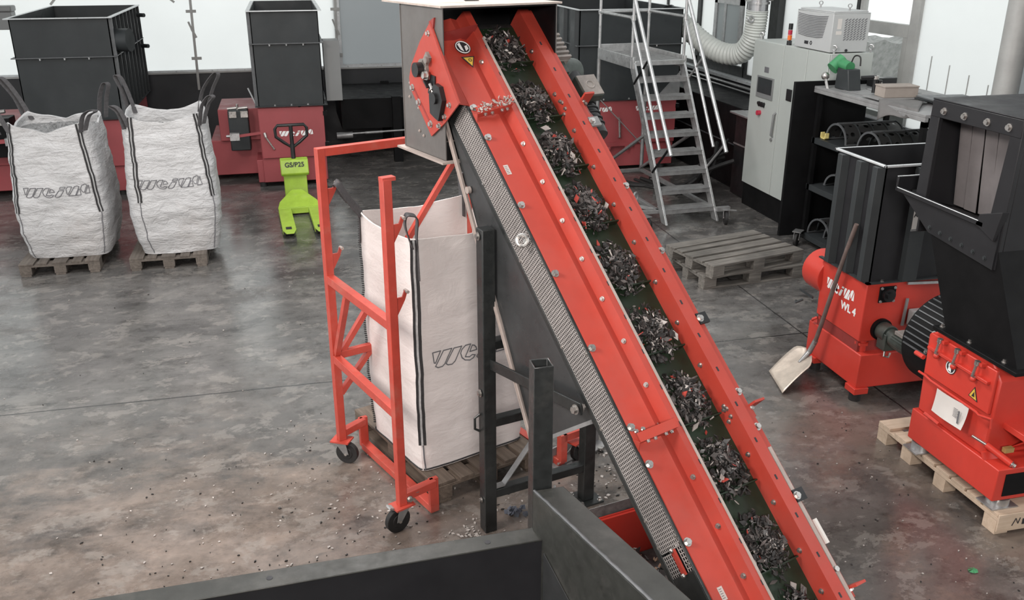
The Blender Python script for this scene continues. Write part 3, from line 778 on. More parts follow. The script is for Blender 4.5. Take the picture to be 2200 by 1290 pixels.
o = o.build('clamp', 'steel_black'); o.location = (1.04, 5.32, 3.003); tag(o, 'small dark clamp lying on the dusty top of the discharge hood', 'clamp')

# legs of the conveyor
st = thing('conveyor_stand', 'dark grey square-tube stand propping the middle of the red conveyor', 'stand', (.94, 4.52, 0))
LA, LC = V((0, 0, 0)), V((.667, .166, 0)); AD = (LC - LA).normalized(); ADN = V((-AD.y, AD.x, 0))
for p, h in ((LA, 1.90), (LC, 1.83)):
    mb = MB(); mb.bar(p + V((0, 0, .0 if p is LA else .012)), p + V((0, 0, h)), .078, .078, ADN); o = mb.build('leg', 'post_dark', st, bev=.006)
    if p is LA: continue
    mb = MB(); mb.bar(p, p + V((0, 0, .012)), .17, .17, ADN); q = mb.build('foot_plate', 'post_dark', o)
    mb = MB()
    for i in (-1, 1):
        for j in (-1, 1): mb.bolt(p + AD * .065 * i + ADN * .065 * j + V((0, 0, .012)), (0, 0, 1), .011, .014)
    mb.build('foot_bolt', 'chrome', o)
for z in (.25, .73, 1.22):
    mb = MB(); mb.bar(LA + AD * .03 + V((0, 0, z)), LC - AD * .03 + V((0, 0, z)), .055, .055); mb.build('crossbar', 'post_dark', st, bev=.004)
mb = MB(); mb.bar(LA + AD * .40 + V((0, 0, .25)), LA + AD * .40 + V((0, 0, .73)), .04, .04, ADN); mb.build('upright', 'post_dark', st)
mb = MB(); mb.band([LA + AD * .04 + V((0, 0, .282)), LA + AD * .10 + V((0, 0, .285)), LA + AD * .37 + V((0, 0, .62))], ADN * .022, (0, 0, .008)); mb.build('brace', 'alu_dull', st)
a, b = V((0, .004, 1.11)), V((.288, -.836, 1.216))
mb = MB(); mb.bar(a, b, .012, .062); o = mb.build('adjusting_strut', 'post_dark', st, bev=.003)
dd = (b - a).normalized(); sx_ = dd.cross(V((0, 0, 1))).normalized()
mb = MB(); mb.bar(a + dd * .62 - sx_ * .008, a + dd * .85 - sx_ * .008, .004, .012); mb.build('strut_slot', 'ink', o)
mb = MB(); mb.bolt(b - dd * .02 - sx_ * .008, -sx_, .018, .016); mb.bolt(b - dd * .02 + sx_ * .02, sx_, .018, .016); mb.build('strut_bolt', 'chrome', o)
mb = MB(); mb.tube([(-.045, 0, .68), (-.075, -.004, .70), (-.075, -.004, .77), (-.045, 0, .79)], .008, 8); mb.build('grip', 'post_dark', st)
mb = MB(); mb.bolt((-.042, -.01, 1.86), (-1, -.2, 0), .016, .012); mb.bolt((-.042, -.01, .93), (-1, -.2, 0), .016, .012); mb.bolt((-.042, -.01, .22), (-1, -.2, 0), .011, .012); mb.build('leg_bolt', 'chrome', st)
mb = MB(); mb.bar((.075, .04, 1.38), (.085, .04, 1.52), .02, .014, ADN); mb.bolt((.085, .03, 1.55), (-.3, -1, .2), .016, .02); mb.build('adjuster', 'alu', st)

# scrap box in the pit below the conveyor foot
PT = Matrix(((PU.x, PV.x, 0, PM.x), (PU.y, PV.y, 0, PM.y), (0, 0, 1, 0), (0, 0, 0, 1)))
box_ = thing('feed_box', 'red steel feed box sunk in the floor pit under the foot of the conveyor', 'feed box', mtx=PT @ Matrix.Translation((.4, -.62, -.74)))
mb = MB()
for a in ((-.43, .43, .58, .60), (-.43, .43, -1.2, -1.18), (-.43, -.41, -1.2, .60), (.41, .43, -1.2, .60)): mb.bx(*a, 0, .66)
mb.bx(-.43, .43, -1.2, .60, 0, .02); mb.build('box_shell', 'red_side', box_)
mb = MB(); mb.bx(-.44, .44, .595, .605, .64, .67); mb.bx(-.45, -.41, -1.2, .60, .66, .68); mb.build('rim', 'red_side', box_)
mb = MB()
for k in range(420):
    yy = rnd.uniform(-.7, .54); p = V((rnd.uniform(-.38, .38), yy, .33 + rnd.random() * .10 + (.54 - yy) * .12)); sz = rnd.uniform(.015, .05)
    a = V((rnd.gauss(0, 1), rnd.gauss(0, 1), rnd.gauss(0, .6))).normalized(); b = a.cross(V((rnd.gauss(0, 1), rnd.gauss(0, 1), rnd.gauss(0, 1)))).normalized()
    a *= sz; b *= sz * .5; q = rnd.random(); mb.mi = 0 if q < .5 else 1 if q < .8 else 2
    mb.prism([p - a, p - b, p + a, p + b], a.cross(b).normalized() * .005)
mb.mi = 1; mb.prism([(-.4, .575, .22), (-.4, .575, .33), (-.4, -1.1, .46), (-.4, -1.1, .22)], (.8, 0, 0))
o = mb.build('scrap_fill', ['chip_b', 'chip_d', 'chip_g'], None, smooth=False); o.matrix_world = PT @ Matrix.Translation((.4, -.62, -.74))
tag(o, 'brown and grey scrap lying in the red box under the conveyor', 'scrap', kind='stuff')

# ------------------------------------------------------------------ dark hopper in the foreground
fg = thing('infeed_hopper', 'big dark grey-green infeed hopper in the bottom foreground with a flat flanged rim', 'hopper', (.85, 3.18, 0))
rd = V((-.9991, -.0276, 0)); ro = V((-.0276 * -1, -.9991, 0))
def fgp(a, b, z): return rd * a + V((.035, -.999, 0)) * b + V((0, 0, z))   # a along the rim to the left, b towards the viewer
mb = MB(); mb.prism([fgp(-.02, 0, .945), fgp(2.6, 0, .945), fgp(2.6, .125, .945), fgp(-.02, .095, .945)], (0, 0, .008)); rim = mb.build('rim_flange', 'green_grey', fg, bev=.003)
mb = MB()
for a in (1.10, .208): mb.nx().cyl(fgp(a, .052, .953), fgp(a, .052, .9545), .013, 16)
mb.build('bolt_hole', 'ink', rim)
mb = MB(); mb.prism([fgp(-.02, .09, .05), fgp(2.6, .12, .05), fgp(2.6, .12, .945), fgp(-.02, .09, .945)], V((0, .012, 0))); mb.prism([fgp(-.02, .01, .05), fgp(2.6, .01, .05), fgp(2.6, .01, .945), fgp(-.02, .01, .945)], V((0, .006, 0))); mb.build('rear_wall', 'steel_fg', fg)
# right arm: a box-section side wall running towards the viewer
A0, A1 = V((0, -.017, 0)), V((.135, -.013, 0)); AV = V((.224, -.765, 0)) * 2.6
mb = MB()
mb.prism([A0 + V((0, 0, 1.142)), A1 + V((0, 0, 1.142)), A1 + AV + V((0, 0, 1.142)), A0 + AV + V((0, 0, 1.142))], (0, 0, .008))
mb.prism([A0 + V((0, 0, .05)), A0 + AV + V((0, 0, .05)), A0 + AV + V((0, 0, 1.145)), A0 + V((0, 0, 1.145))], V((.008, .002, 0)))
mb.prism([A1 + V((0, 0, .05)), A1 + AV + V((0, 0, .05)), A1 + AV + V((0, 0, 1.145)), A1 + V((0, 0, 1.145))], V((-.008, -.002, 0)))
mb.prism([A0 + V((0, 0, .05)), A1 + V((0, 0, .05)), A1 + V((0, 0, 1.145)), A0 + V((0, 0, 1.145))], V((.002, -.008, 0)))
arm = mb.build('side_wall', 'green_grey', fg, bev=.004)
mb = MB(); pts = [A0 + V((.006, 0, 1.149)) + AV * (k / 60) + V((rnd.uniform(-.001, .001), 0, rnd.uniform(-.001, .001))) for k in range(61)]; mb.tube(pts, [.006 + .0015 * (k % 2) for k in range(61)], 6); mb.build('weld_seam', 'rib', arm)
lo_ = V((-.004, -.001, 0))
mb = MB(); mb.prism([A0 + lo_ + AV * .05 + V((0, 0, .90)), A0 + lo_ + AV * .6 + V((0, 0, .30)), A0 + lo_ + AV * .6 + V((0, 0, .05)), A0 + lo_ + AV * .05 + V((0, 0, .05))], V((-.004, 0, 0))); o = mb.build('wear_liner', 'belly', arm)
mb = MB(); mb.tube([A0 + lo_ * 2.5 + AV * .22 + V((0, 0, .66)), A0 + lo_ * 2.5 + AV * .6 + V((0, 0, .26))], .004, 6); mb.build('liner_edge', 'red_side', o)
mb = MB(); mb.hollow((.045, .035, 0), (.045, .035, 1.718), .084, .007); mb.build('corner_post', 'post_dark', fg, bev=.003)
mb = MB(); mb.prism([fgp(-.02, .1, .05), fgp(2.6, .1, .05), fgp(2.6, 2.1, .05), fgp(-.5, 2.1, .05)], (0, 0, .02)); mb.build('bottom_plate', 'steel_black', fg)
# ------------------------------------------------------------------ pallets (x along 1.2 m, y across 0.8 m)
def pallet(name, label, x, y, z, rz, mat, group=None, L=1.2, W=.8, seed=0):
    """root at a corner on the ground; x along the deck boards"""
    r = random.Random(seed)
    t = thing(name, label, 'pallet', (x, y, z), rz, group)
    mb = MB()
    for y0, w in ((0, .145), (.178, .10), (.328, .145), (.522, .10), (.655, .145)):
        j = r.uniform(-.006, .006); mb.bx(j, L + j, y0 * W / .8, (y0 + w) * W / .8, .122, .144 + r.uniform(-.002, .001))
    mb.build('deck_boards', mat, t, bev=.003)
    for x0 in (0, (L - .145) / 2, L - .145):
        mb = MB(); mb.bx(x0, x0 + .145, 0, W, .100, .1215); mb.build('cross_board', mat, t, bev=.002)
    for y0 in (0, (W - .12) / 2, W - .12):
        mb = MB(); mb.bx(0, L, y0 + .01, y0 + .11, 0, .022); mb.build('bottom_board', mat, t, bev=.002)
        for x0 in (0, (L - .145) / 2, L - .145):
            mb = MB(); mb.bx(x0, x0 + .145, y0, y0 + .12, .022, .100); mb.build('block', mat, t, bev=.004)
    return t

# ------------------------------------------------------------------ big bags
def bag_surface(a, b, h, low, mid, top, n0, n1, wr, seed):
    """returns P(theta, z): a boxy sack outline, bulged over its height"""
    def P(th, z, off=0):
        f = z / h
        if f < .35: k = low + (mid - low) * math.sin(f / .35 * PI / 2)
        else: k = mid + (top - mid) * ((f - .35) / .65) ** 1.3
        n = n0 + (n1 - n0) * min(1, f * 1.1)
        c, s_ = math.cos(th), math.sin(th)
        r = (abs(c / a) ** n + abs(s_ / b) ** n) ** (-1 / n) * k
        p = V((r * c, r * s_, z))
        q = p * 1.0 + V((seed * 3.1, seed, 0))
        w = noise.fractal(V((q.x * 3, q.y * 3, q.z * 7)), .8, 2.1, 4) * wr + noise.noise(V((q.x * 2, q.y * 2, q.z * 16))) * wr * .55 * max(0, 1 - f)
        e = V((c, s_, 0))
        return p + e * (w + off)
    return P
def front_th(P, a, b, u): return math.atan2(-b, u * a)

def make_bag(name, label, T, a, b, h, prm, mat, fill_z, fold, strap_u, strap_bot, group=None, sag=0, loops=(), logo=None, seed=1, fillmat='fill', fill=True):
    t = thing(name, label, 'big bag', mtx=T, group=group)
    P = bag_surface(a, b, h, *prm, seed)
    NS, NZ = 96, 44
    def topz(th):
        # the mouth is held up at the corners and sags between them
        c = abs(math.cos(th) / a) ; s_ = abs(math.sin(th) / b); m = min(c, s_) / max(c, s_)
        return -sag * (1 - m) ** .8 + noise.noise(V((th * 2, seed, 0))) * sag * .35
    mb = MB(); R = []
    ths = [2 * PI * i / NS for i in range(NS)]
    # put vertices at the corners
    for j in range(NZ + 1):
        row = []
        for th in ths:
            z = j / NZ * (h + topz(th)); row.append(mb.vert(P(th, max(z, .0))))
        R.append(row)
    IZ = 10; I = []
    for j in range(IZ + 1):
        row = []
        for th in ths:
            zt = h + topz(th); z = zt + (fill_z - zt) * j / IZ; p = P(th, z, -.012 - (.01 if 0 < j else 0)); row.append(mb.vert(p))
        I.append(row)
    for G in (R, I):
        for r0, r1 in zip(G, G[1:]):
            for i in range(NS): mb.face([r0[i], r0[(i + 1) % NS], r1[(i + 1) % NS], r1[i]])
    for i in range(NS): mb.face([R[-1][i], R[-1][(i + 1) % NS], I[0][(i + 1) % NS], I[0][i]])
    mb.face(R[0][::-1])
    if not fill: mb.face(I[-1])
    body = mb.build('sack', mat, t)
    if fill:
        mb = MB(); c = mb.vert((0, 0, fill_z + .06)); rings = []
        for k in (1, .75, .5, .25):
            rings.append([mb.vert(V((P(th, fill_z, -.02).x * k, P(th, fill_z, -.02).y * k, fill_z + .06 * (1 - k) + noise.fractal(V((k * 9, th * 5, 2)), .8, 2, 4) * .025 * (1 if k < 1 else 0)))) for th in ths])
        for r0, r1 in zip(rings, rings[1:]):
            for i in range(NS): mb.face([r0[i], r0[(i + 1) % NS], r1[(i + 1) % NS], r1[i]])
        for i in range(NS): mb.face([rings[-1][i], rings[-1][(i + 1) % NS], c])
        f = mb.build('filling', fillmat, t); f['kind'] = 'stuff'
    def FP(u, z, off=.004): return P(front_th(P, a, b, u), max(.01, z), off)
    # webbing on the front edges: dark band with a pale core
    for (u0, u1), zb in zip(strap_u, strap_bot):
        zt = h + topz(front_th(P, a, b, u0))
        K = 30
        zz = [zt - (zt - zb) * k / K for k in range(K + 1)]
        uu = [u0 + (u1 - u0) * k / K + noise.noise(V((k * .35, u0, seed))) * .02 for k in range(K + 1)]
        nrm = [FP(u, z, .006) - FP(u, z, 0) for u, z in zip(uu, zz)]
        mb = MB(); mb.band([FP(u, z, .003) for u, z in zip(uu, zz)], [(FP(u + .04, z) - FP(u - .04, z)).normalized() * .024 for u, z in zip(uu, zz)], [n_.normalized() * .004 for n_ in nrm])
        s_ = mb.build('webbing', 'strap', t)
        mb = MB(); mb.band([FP(u, z, .0075) for u, z in zip(uu, zz)], [(FP(u + .04, z) - FP(u - .04, z)).normalized() * .0065 for u, z in zip(uu, zz)], [n_.normalized() * .0015 for n_ in nrm]); mb.build('webbing_core', 'strap_l', s_)
        zz = [zb * (1 - k / 20) + .015 for k in range(21)]
        mb = MB(); mb.tube([FP(u1 + .02 * k / 20, z, .002) for k, z in enumerate(zz)], .005, 6); mb.build('seam', 'grey_print', s_)
    for pts, w in loops:
        mb = MB(); P3 = [V(p) for p in pts]
        n = len(P3); fine = []
        for i in range(n - 1):
            for k in range(6):
                p0, p1, p2, p3 = P3[max(i - 1, 0)], P3[i], P3[i + 1], P3[min(i + 2, n - 1)]; s = k / 6
                fine.append(.5 * ((2 * p1) + (p2 - p0) * s + (2 * p0 - 5 * p1 + 4 * p2 - p3) * s * s + (3 * p1 - p0 - 3 * p2 + p3) * s ** 3))
        fine.append(P3[-1])
        sd = V(w) * (1.35 if not fill else 1); th = []
        for i, p in enumerate(fine):
            tg = (fine[min(i + 1, len(fine) - 1)] - fine[max(i - 1, 0)]).normalized(); th.append(tg.cross(sd).normalized() * .006)
        mb.band(fine, sd * .026, th); mb.build('lifting_loop', 'loop', t)
    if logo:
        u0, z0, hh = logo
        logo_line('logo_print', 'grey_print', t, lambda x, y: FP(u0 / a + x / a, z0 + y + (.0 if seed != 3 else 0), .0045), hh, .0075)
    return t, P, FP

PB = dict(prm=(.90, 1.06, .93, 7, 5, .016))
pallet('pallet', 'weathered wooden pallet under the left-hand white big bag', -2.16, 10.03, 0, PI / 2, 'wood_old', 'pallets under the printed big bags', seed=1)
pallet('pallet', 'weathered wooden pallet under the white big bag nearer the lime pallet truck', -1.05, 9.965, 0, PI / 2, 'wood_old', 'pallets under the printed big bags', seed=2)
def loop_up(x, y, z, dx, dz, spread=.05, ny=0):
    return [(x - spread, y, z - .12), (x - spread + dx * .35, y + ny, z + dz * .4), (x + dx - .02, y + ny, z + dz), (x + dx + .03, y + ny, z + dz - .01), (x + dx * .5 + spread, y + ny, z + dz * .45), (x + spread, y, z - .10)]
a_, b_, h_ = .445, .45, 1.46
make_bag('big_bag', 'white big bag filled to the brim, leftmost of the two with printed fronts on pallets', at(-2.47, 10.58, .147, math.radians(-2)), a_, b_, h_, PB['prm'], 'bag', 1.31, 1, ((-.93, -.90), (.78, .93)), (.52, .50), 'printed big bags', .10,
         [(loop_up(-.40, -.40, h_, -.16, .22), (.75, .65, 0)), (loop_up(.36, -.42, h_, .12, .10, .02), (.7, .7, 0)), (loop_up(-.36, .36, h_, -.20, .34, .03), (.7, .7, 0)), (loop_up(.40, .36, h_, .08, .26, .03), (.7, .7, 0))],
         (-.295, .69, .100), 1)
make_bag('big_bag', 'white big bag standing slightly taller between the left bag and the lime pallet truck', at(-1.345, 10.47, .147, math.radians(3)), a_, b_, h_ + .05, PB['prm'], 'bag', 1.28, 1, ((-.80, -.72), (.84, .92)), (.60, .62), 'printed big bags', .09,
         [(loop_up(-.36, -.40, h_ + .03, -.10, .12, .02), (.7, .7, 0)), (loop_up(.38, -.40, h_ + .03, .12, .18, .02), (.7, .7, 0)), (loop_up(-.36, .36, h_ + .05, -.10, .30, .03), (.7, .7, 0)), (loop_up(.38, .36, h_ + .04, .18, .30, .04), (.7, .7, 0))],
         (-.315, .74, .098), 2)

# ------------------------------------------------------------------ big bag being filled, on a pallet in a wheeled red rack
FX = V((.9373, .3486, 0)); FY = V((-.3486, .9373, 0)); FA = math.radians(20.4)
pallet('pallet', 'brown pallet under the open big bag in the wheeled red rack', *(V((.672, 4.838, 0)) + FX * .80), FA + PI / 2, 'wood_mid', seed=5)
ac, bc, hc = .405, .365, 1.57
hookR = V((.545, 4.675, 1.935)); hookL = V((.225, 5.53, 1.92))
TB = at(.852, 5.463, .147, FA); TBi = TB.inverted()
hl, hr = TBi @ hookL, TBi @ hookR
cR = V((-ac * .97, -bc * .97, hc)); cL = V((-ac * .97, bc * .97, hc))
bagc, PC, FPC = make_bag('big_bag', 'tall open white big bag hung in the wheeled red rack under the discharge hood', TB, ac, bc, hc, (.96, 1.005, 1.0, 16, 22, .007), 'bag_c', .25, 1, ((-.965, -.965),), (.20,), None, .035,
    [([cR + V((.03, -.01, -.25)), cR + V((.02, -.02, 0)), cR.lerp(hr, .5) + V((.04, -.02, .06)), hr + V((.02, 0, .02)), hr + V((-.01, 0, .015)), cR.lerp(hr, .5) + V((-.04, -.02, .02)), cR + V((-.01, -.01, -.05))], (0.3, .95, 0)),
     ([cL + V((0, .0, -.2)), cL, cL.lerp(hl, .5) + V((0, .03, .0)), hl + V((0, .02, .01)), hl + V((0, -.02, .01)), cL.lerp(hl, .5) + V((0, -.035, -.02)), cL + V((.0, -.02, -.02))], (.6, .6, .3)),
     ([(ac * .9, bc * .95, hc - .15), (ac * .92, bc, hc + .03), (ac * .95, bc * 1.1, hc + .14), (ac * 1.0, bc, hc + .03), (ac, bc * .9, hc - .1)], (0, 1, 0))],
    (-.29, .72, .108), 3, fill=False)
mb = MB(); mb.tube([FPC(-.985 + 1.97 * k / 40, .012, .003) for k in range(41)], .006, 6); mb.build('hem_cord', 'strap', bagc)
mb = MB(); mb.tube([PC(math.atan2(bc * (1 - 1.97 * k / 40), -ac), .012, .003) for k in range(41)], .005, 6); mb.build('hem_cord', 'strap', bagc)
mb = MB()
for k in range(95):
    z = .05 + k * (hc - .09) / 95; mb.torus(PC(math.atan2(bc, -ac), z, .008), (.3, .2, 1), .010, .0032, 7, 5)
mb.build('corner_lacing', 'strap', bagc)

rk = thing('bag_rack', 'red square-tube rack on castors holding the open big bag', 'rack', (.135, 5.504, 0))
Lp, Rp = V((0, 0, 0)), V((.301, -.860, 0)); Bp = FX * 1.06; S = (Rp - Lp).normalized()
def zz(p, z): return V((p.x, p.y, z))
for p in (Lp, Rp):
    mb = MB(); mb.bar(zz(p, .175), zz(p, 2.165), .052, .052, FY); mb.build('post', 'red_frame', rk, bev=.004)
mb = MB(); mb.bar(zz(Bp, .17), zz(Bp, 2.11), .052, .052, FY); mb.build('post', 'red_frame', rk, bev=.004)
mb = MB(); mb.bar(Lp - FX * .026 + V((0, 0, 2.14)), Bp + FX * .026 + V((0, 0, 2.14)), .05, .052); mb.build('top_bar', 'red_frame', rk, bev=.004)
mb = MB(); mb.bar(Rp - FX * .026 + V((0, 0, 2.165)), Rp + FX * .05 + V((0, 0, 2.165)), .05, .02); mb.build('post_cap', 'red_frame', rk)
for z in (1.335, .785):
    mb = MB(); mb.bar(zz(Lp, z) + S * .026, zz(Rp, z) - S * .026, .05, .055); mb.build('side_rail', 'red_frame', rk, bev=.003)
mb = MB(); mb.bar(Lp + FX * .026 + V((0, 0, .80)), Bp + V((0, 0, .80)), .04, .05); mb.build('rear_rail', 'red_frame', rk, bev=.003)
mb = MB(); mb.bar(zz(Lp, .82) + S * .03, zz(Lp, 1.30) + S * .27, .035, .035, FX); mb.build('brace', 'red_frame', rk)
mb = MB(); mb.bar(zz(Lp, .82) + FX * .05, zz(Bp, 2.12) - FX * .02, .035, .035, FY); mb.build('brace', 'red_frame', rk)
mb = MB(); mb.bar(zz(Lp, .52) + FX * .02, zz(Lp, .79) + FX * .26, .035, .035, FY); mb.build('brace', 'red_frame', rk)
for p in (Lp, Rp):
    for z in (1.91, 1.49):
        hx = FX if p is Lp else V((.9, .35, 0)).normalized()
        mb = MB(); mb.prism([zz(p, z) + hx * .026, zz(p, z - .12) + hx * .026, zz(p, z - .02) + hx * .085, zz(p, z + .035) + hx * .105, zz(p, z + .035) + hx * .085, zz(p, z + .0) + hx * .07], FY * .02 - FY * .01)
        o = mb.build('hook', 'red_frame', rk)
        mb = MB(); mb.cyl(zz(p, z + .03) + hx * .095 - FY * .02, zz(p, z + .03) + hx * .095 + FY * .02, .010, 8); mb.build('hook_pin', 'tan', o)
# low carrying frame and castors
q0, q1 = V((.162, .127, 0)), V((.516, -.751, 0))      # ends of the low beam beside the pallet
for p, q in ((Lp, q0), (Rp, q1)):
    mb = MB(); mb.bar(zz(p, .225) + FX * .02, zz(q, .225), .05, .05); mb.prism([zz(q, .25) - FX * .03, zz(q, .25) + FX * .03, zz(q, .03) + FX * .03, zz(q, .03) - FX * .03], FY * .03); mb.build('stub', 'red_frame', rk, bev=.003)
mb = MB(); mb.bar(zz(q0, .035), zz(q1, .035), .06, .05); mb.build('base_beam', 'red_frame', rk, bev=.003)
r0, r1 = q0 + FX * .98, q1 + FX * .98
mb = MB(); mb.bar(zz(r0, .035), zz(r1, .035), .06, .05); mb.build('base_beam', 'red_frame', rk, bev=.003)
mb = MB(); mb.bar(zz(r1, .04), zz(r1, .25), .05, .05, FY); mb.bar(zz(r1, .225), zz(r1, .225) + FX * .14, .05, .05); mb.build('stub', 'red_frame', rk)
mb = MB(); mb.bar(zz(r0, .04), zz(r0, .25), .05, .05, FY); mb.bar(zz(r0, .225) - FX * .06, zz(r0, .225) + FX * .1, .05, .05); mb.build('stub', 'red_frame', rk)

def castor(root, p, ang, r=.075, plate='red_frame', stem=.17, brake=False, fork='alu_dull', w=.035):
    """castor under p (p at the plate's height), wheel trailing along ang"""
    p = V(p); d = V((math.cos(ang), math.sin(ang), 0)); s_ = V((-d.y, d.x, 0)); c = p + d * .035; c.z = r
    mb = MB(); mb.bar(p + V((0, 0, -.005)), p + V((0, 0, .006)), .13, .10, s_); o = mb.build('castor', plate, root)
    mb = MB()
    for k in (-1, 1):
        mb.prism([p + d * .04 + s_ * k * .03 - V((0, 0, .006)), p - d * .04 + s_ * k * .03 - V((0, 0, .006)), c - d * .012 + s_ * k * .03, c + d * .022 + s_ * k * .03], s_ * k * .004)
    mb.bar(p - V((0, 0, .012)), p - V((0, 0, .004)), .07, .08, s_)
    if brake: mb.bar(p + d * .05 - V((0, 0, .02)), p + d * .12 + V((0, 0, .01)), .035, .008)
    mb.build('fork', fork, o)
    mb = MB(); mb.cyl(c - s_ * w * .5, c + s_ * w * .5, r, 28); mb.cyl(c - s_ * (w * .5 + .004), c + s_ * (w * .5 + .004), r * .55, 20); wh = mb.build('wheel', 'rubber', o, bev=.004)
    mb = MB(); mb.cyl(c - s_ * .036, c + s_ * .036, .010, 10); mb.build('axle', 'chrome', o)
    return o
castor(rk, zz(Lp, .17), -.5, .078); castor(rk, zz(Rp, .17), 3.6, .080)
castor(rk, zz(r1, .165) + FX * .12, .6, .078); castor(rk, zz(r0, .165) + FX * .08, .6, .078)
mb = MB(); mb.bar(zz(Rp, .165) - FX * .09 + V((0, 0, .02)), zz(Rp, .165) - FX * .05, .05, .012); mb.build('brake_pedal', 'alu', rk)
mb = MB(); mb.bolt(zz(Rp, .21) + FX * .04 - FY * .026, -FY, .014, .014); mb.bolt(zz(Rp, .228) + FX * .10, (0, 0, 1), .014, .01); mb.build('rack_bolt', 'chrome', rk)
for p in (Lp, Rp):
    mb = MB(); mb.cyl(zz(p, .165), zz(p, .20), .022, 12); mb.build('stem', 'steel_black', rk)
# loose plate and small bits on the floor around the conveyor stand
t = thing('floor_bracket', 'bent grey steel bracket with bolts lying on the floor behind the conveyor stand', 'bracket', (1.72, 5.20, 0), .5)
mb = MB(); mb.bx(-.25, .25, -.05, .05, 0, .012); mb.bx(-.25, .25, .04, .052, .01, .12); mb.build('angle_plate', 'plate_grey', t)
mb = MB(); mb.cyl((-.22, -.02, .03), (.1, .03, .14), .008, 8); mb.cyl((.16, -.06, .012), (.16, -.06, .03), .02, 12); mb.build('bolt', 'chrome', t)
mb = MB()
mb.tube([(1.33, 4.58, .01), (1.36, 4.63, .08), (1.40, 4.68, .13), (1.42, 4.72, .01)], .008, 6)
tag(mb.build('cable_end', 'alu'), 'short pale cable end curling up from the floor beside the conveyor stand', 'cable')
mb = MB(); mb.tube([(1.98, 5.15, .12), (1.97, 5.12, .05), (1.96, 5.05, .012), (1.93, 4.98, .012)], .01, 6)
tag(mb.build('hook_rod', 'alu'), 'thin bent metal rod on the floor right of the conveyor stand', 'rod')
t = thing('crumpled_wrapper', 'crumpled bluish plastic wrapper on the floor just behind the foreground hopper rim', 'wrapper', (1.14, 4.63, 0))
mb = MB()
for k in range(30):
    p = V((rnd.gauss(0, .03), rnd.gauss(0, .02), .01 + abs(rnd.gauss(0, .015)))); a = V((rnd.gauss(0, 1), rnd.gauss(0, 1), rnd.gauss(0, .5))).normalized() * .02; b = a.orthogonal() * .7
    mb.poly([p - a, p - b, p + a, p + b])
mb.build('film', paint('blue_grey_film', (.12, .13, .16), .3), t, smooth=False)
# scattered flakes on the concrete
mb = MB(); r = random.Random(3)
def flake(x, y, s, mi, z=0):
    a = r.uniform(0, PI); ca, sa = math.cos(a) * s, math.sin(a) * s; k = r.uniform(.35, .8); mb.mi = mi
    mb.prism([(x - ca, y - sa, z + .001), (x + sa * k, y - ca * k, z + .001 + s * .2), (x + ca, y + sa, z + .001), (x - sa * k, y + ca * k, z + .001)], (0, 0, .004 + s * .15))
def free(x, y):
    q = V((x, y, 0)) - PM; u, v = q.dot(PU), q.dot(PV)
    return not (-.08 < u < .9 and v < .03)
for k in range(430):
    x, y = r.gauss(.35, .75), r.gauss(4.45, .55)
    if y > 3.3 and free(x, y): flake(x, y, r.uniform(.004, .012), 0 if r.random() < .62 else 1)
for k in range(36):
    x, y = r.gauss(.82, .05), r.gauss(4.50, .04); flake(x, y, r.uniform(.006, .015), 0)
for k in range(130):
    x, y = r.uniform(-1.6, .2), r.uniform(3.3, 6.2); flake(x, y, r.uniform(.003, .009), 0 if r.random() < .4 else 1)
for k in range(110):
    x, y = r.uniform(2.7, 3.9), r.uniform(3.2, 5.6); flake(x, y, r.uniform(.003, .008), 0 if r.random() < .6 else 1)
for k in range(240):
    x, y = r.gauss(1.9, .28), r.gauss(5.0, .22)
    if free(x, y): flake(x, y, r.uniform(.004, .016), 0 if r.random() < .5 else 1)
for k in range(60):
    x, y = r.uniform(-2.5, 3.8), r.uniform(6.0, 9.6); flake(x, y, r.uniform(.004, .010), 0 if r.random() < .6 else 1)
tag(mb.build('litter', ['chip_w', 'chip_d'], None, smooth=False), 'pale and dark flakes scattered over the concrete floor', 'litter', kind='stuff')
mb = MB()
for k in range(6):
    a = k * 1.1; mb.poly([(0, 0, .012), (math.cos(a) * .03, math.sin(a) * .025, .004), (math.cos(a + .9) * .03, math.sin(a + .9) * .03, .008)])
o = mb.build('green_scrap', 'green_tool'); o.location = (3.515, 3.49, 0); tag(o, 'tiny crumpled green scrap on the floor at the lower right', 'scrap')
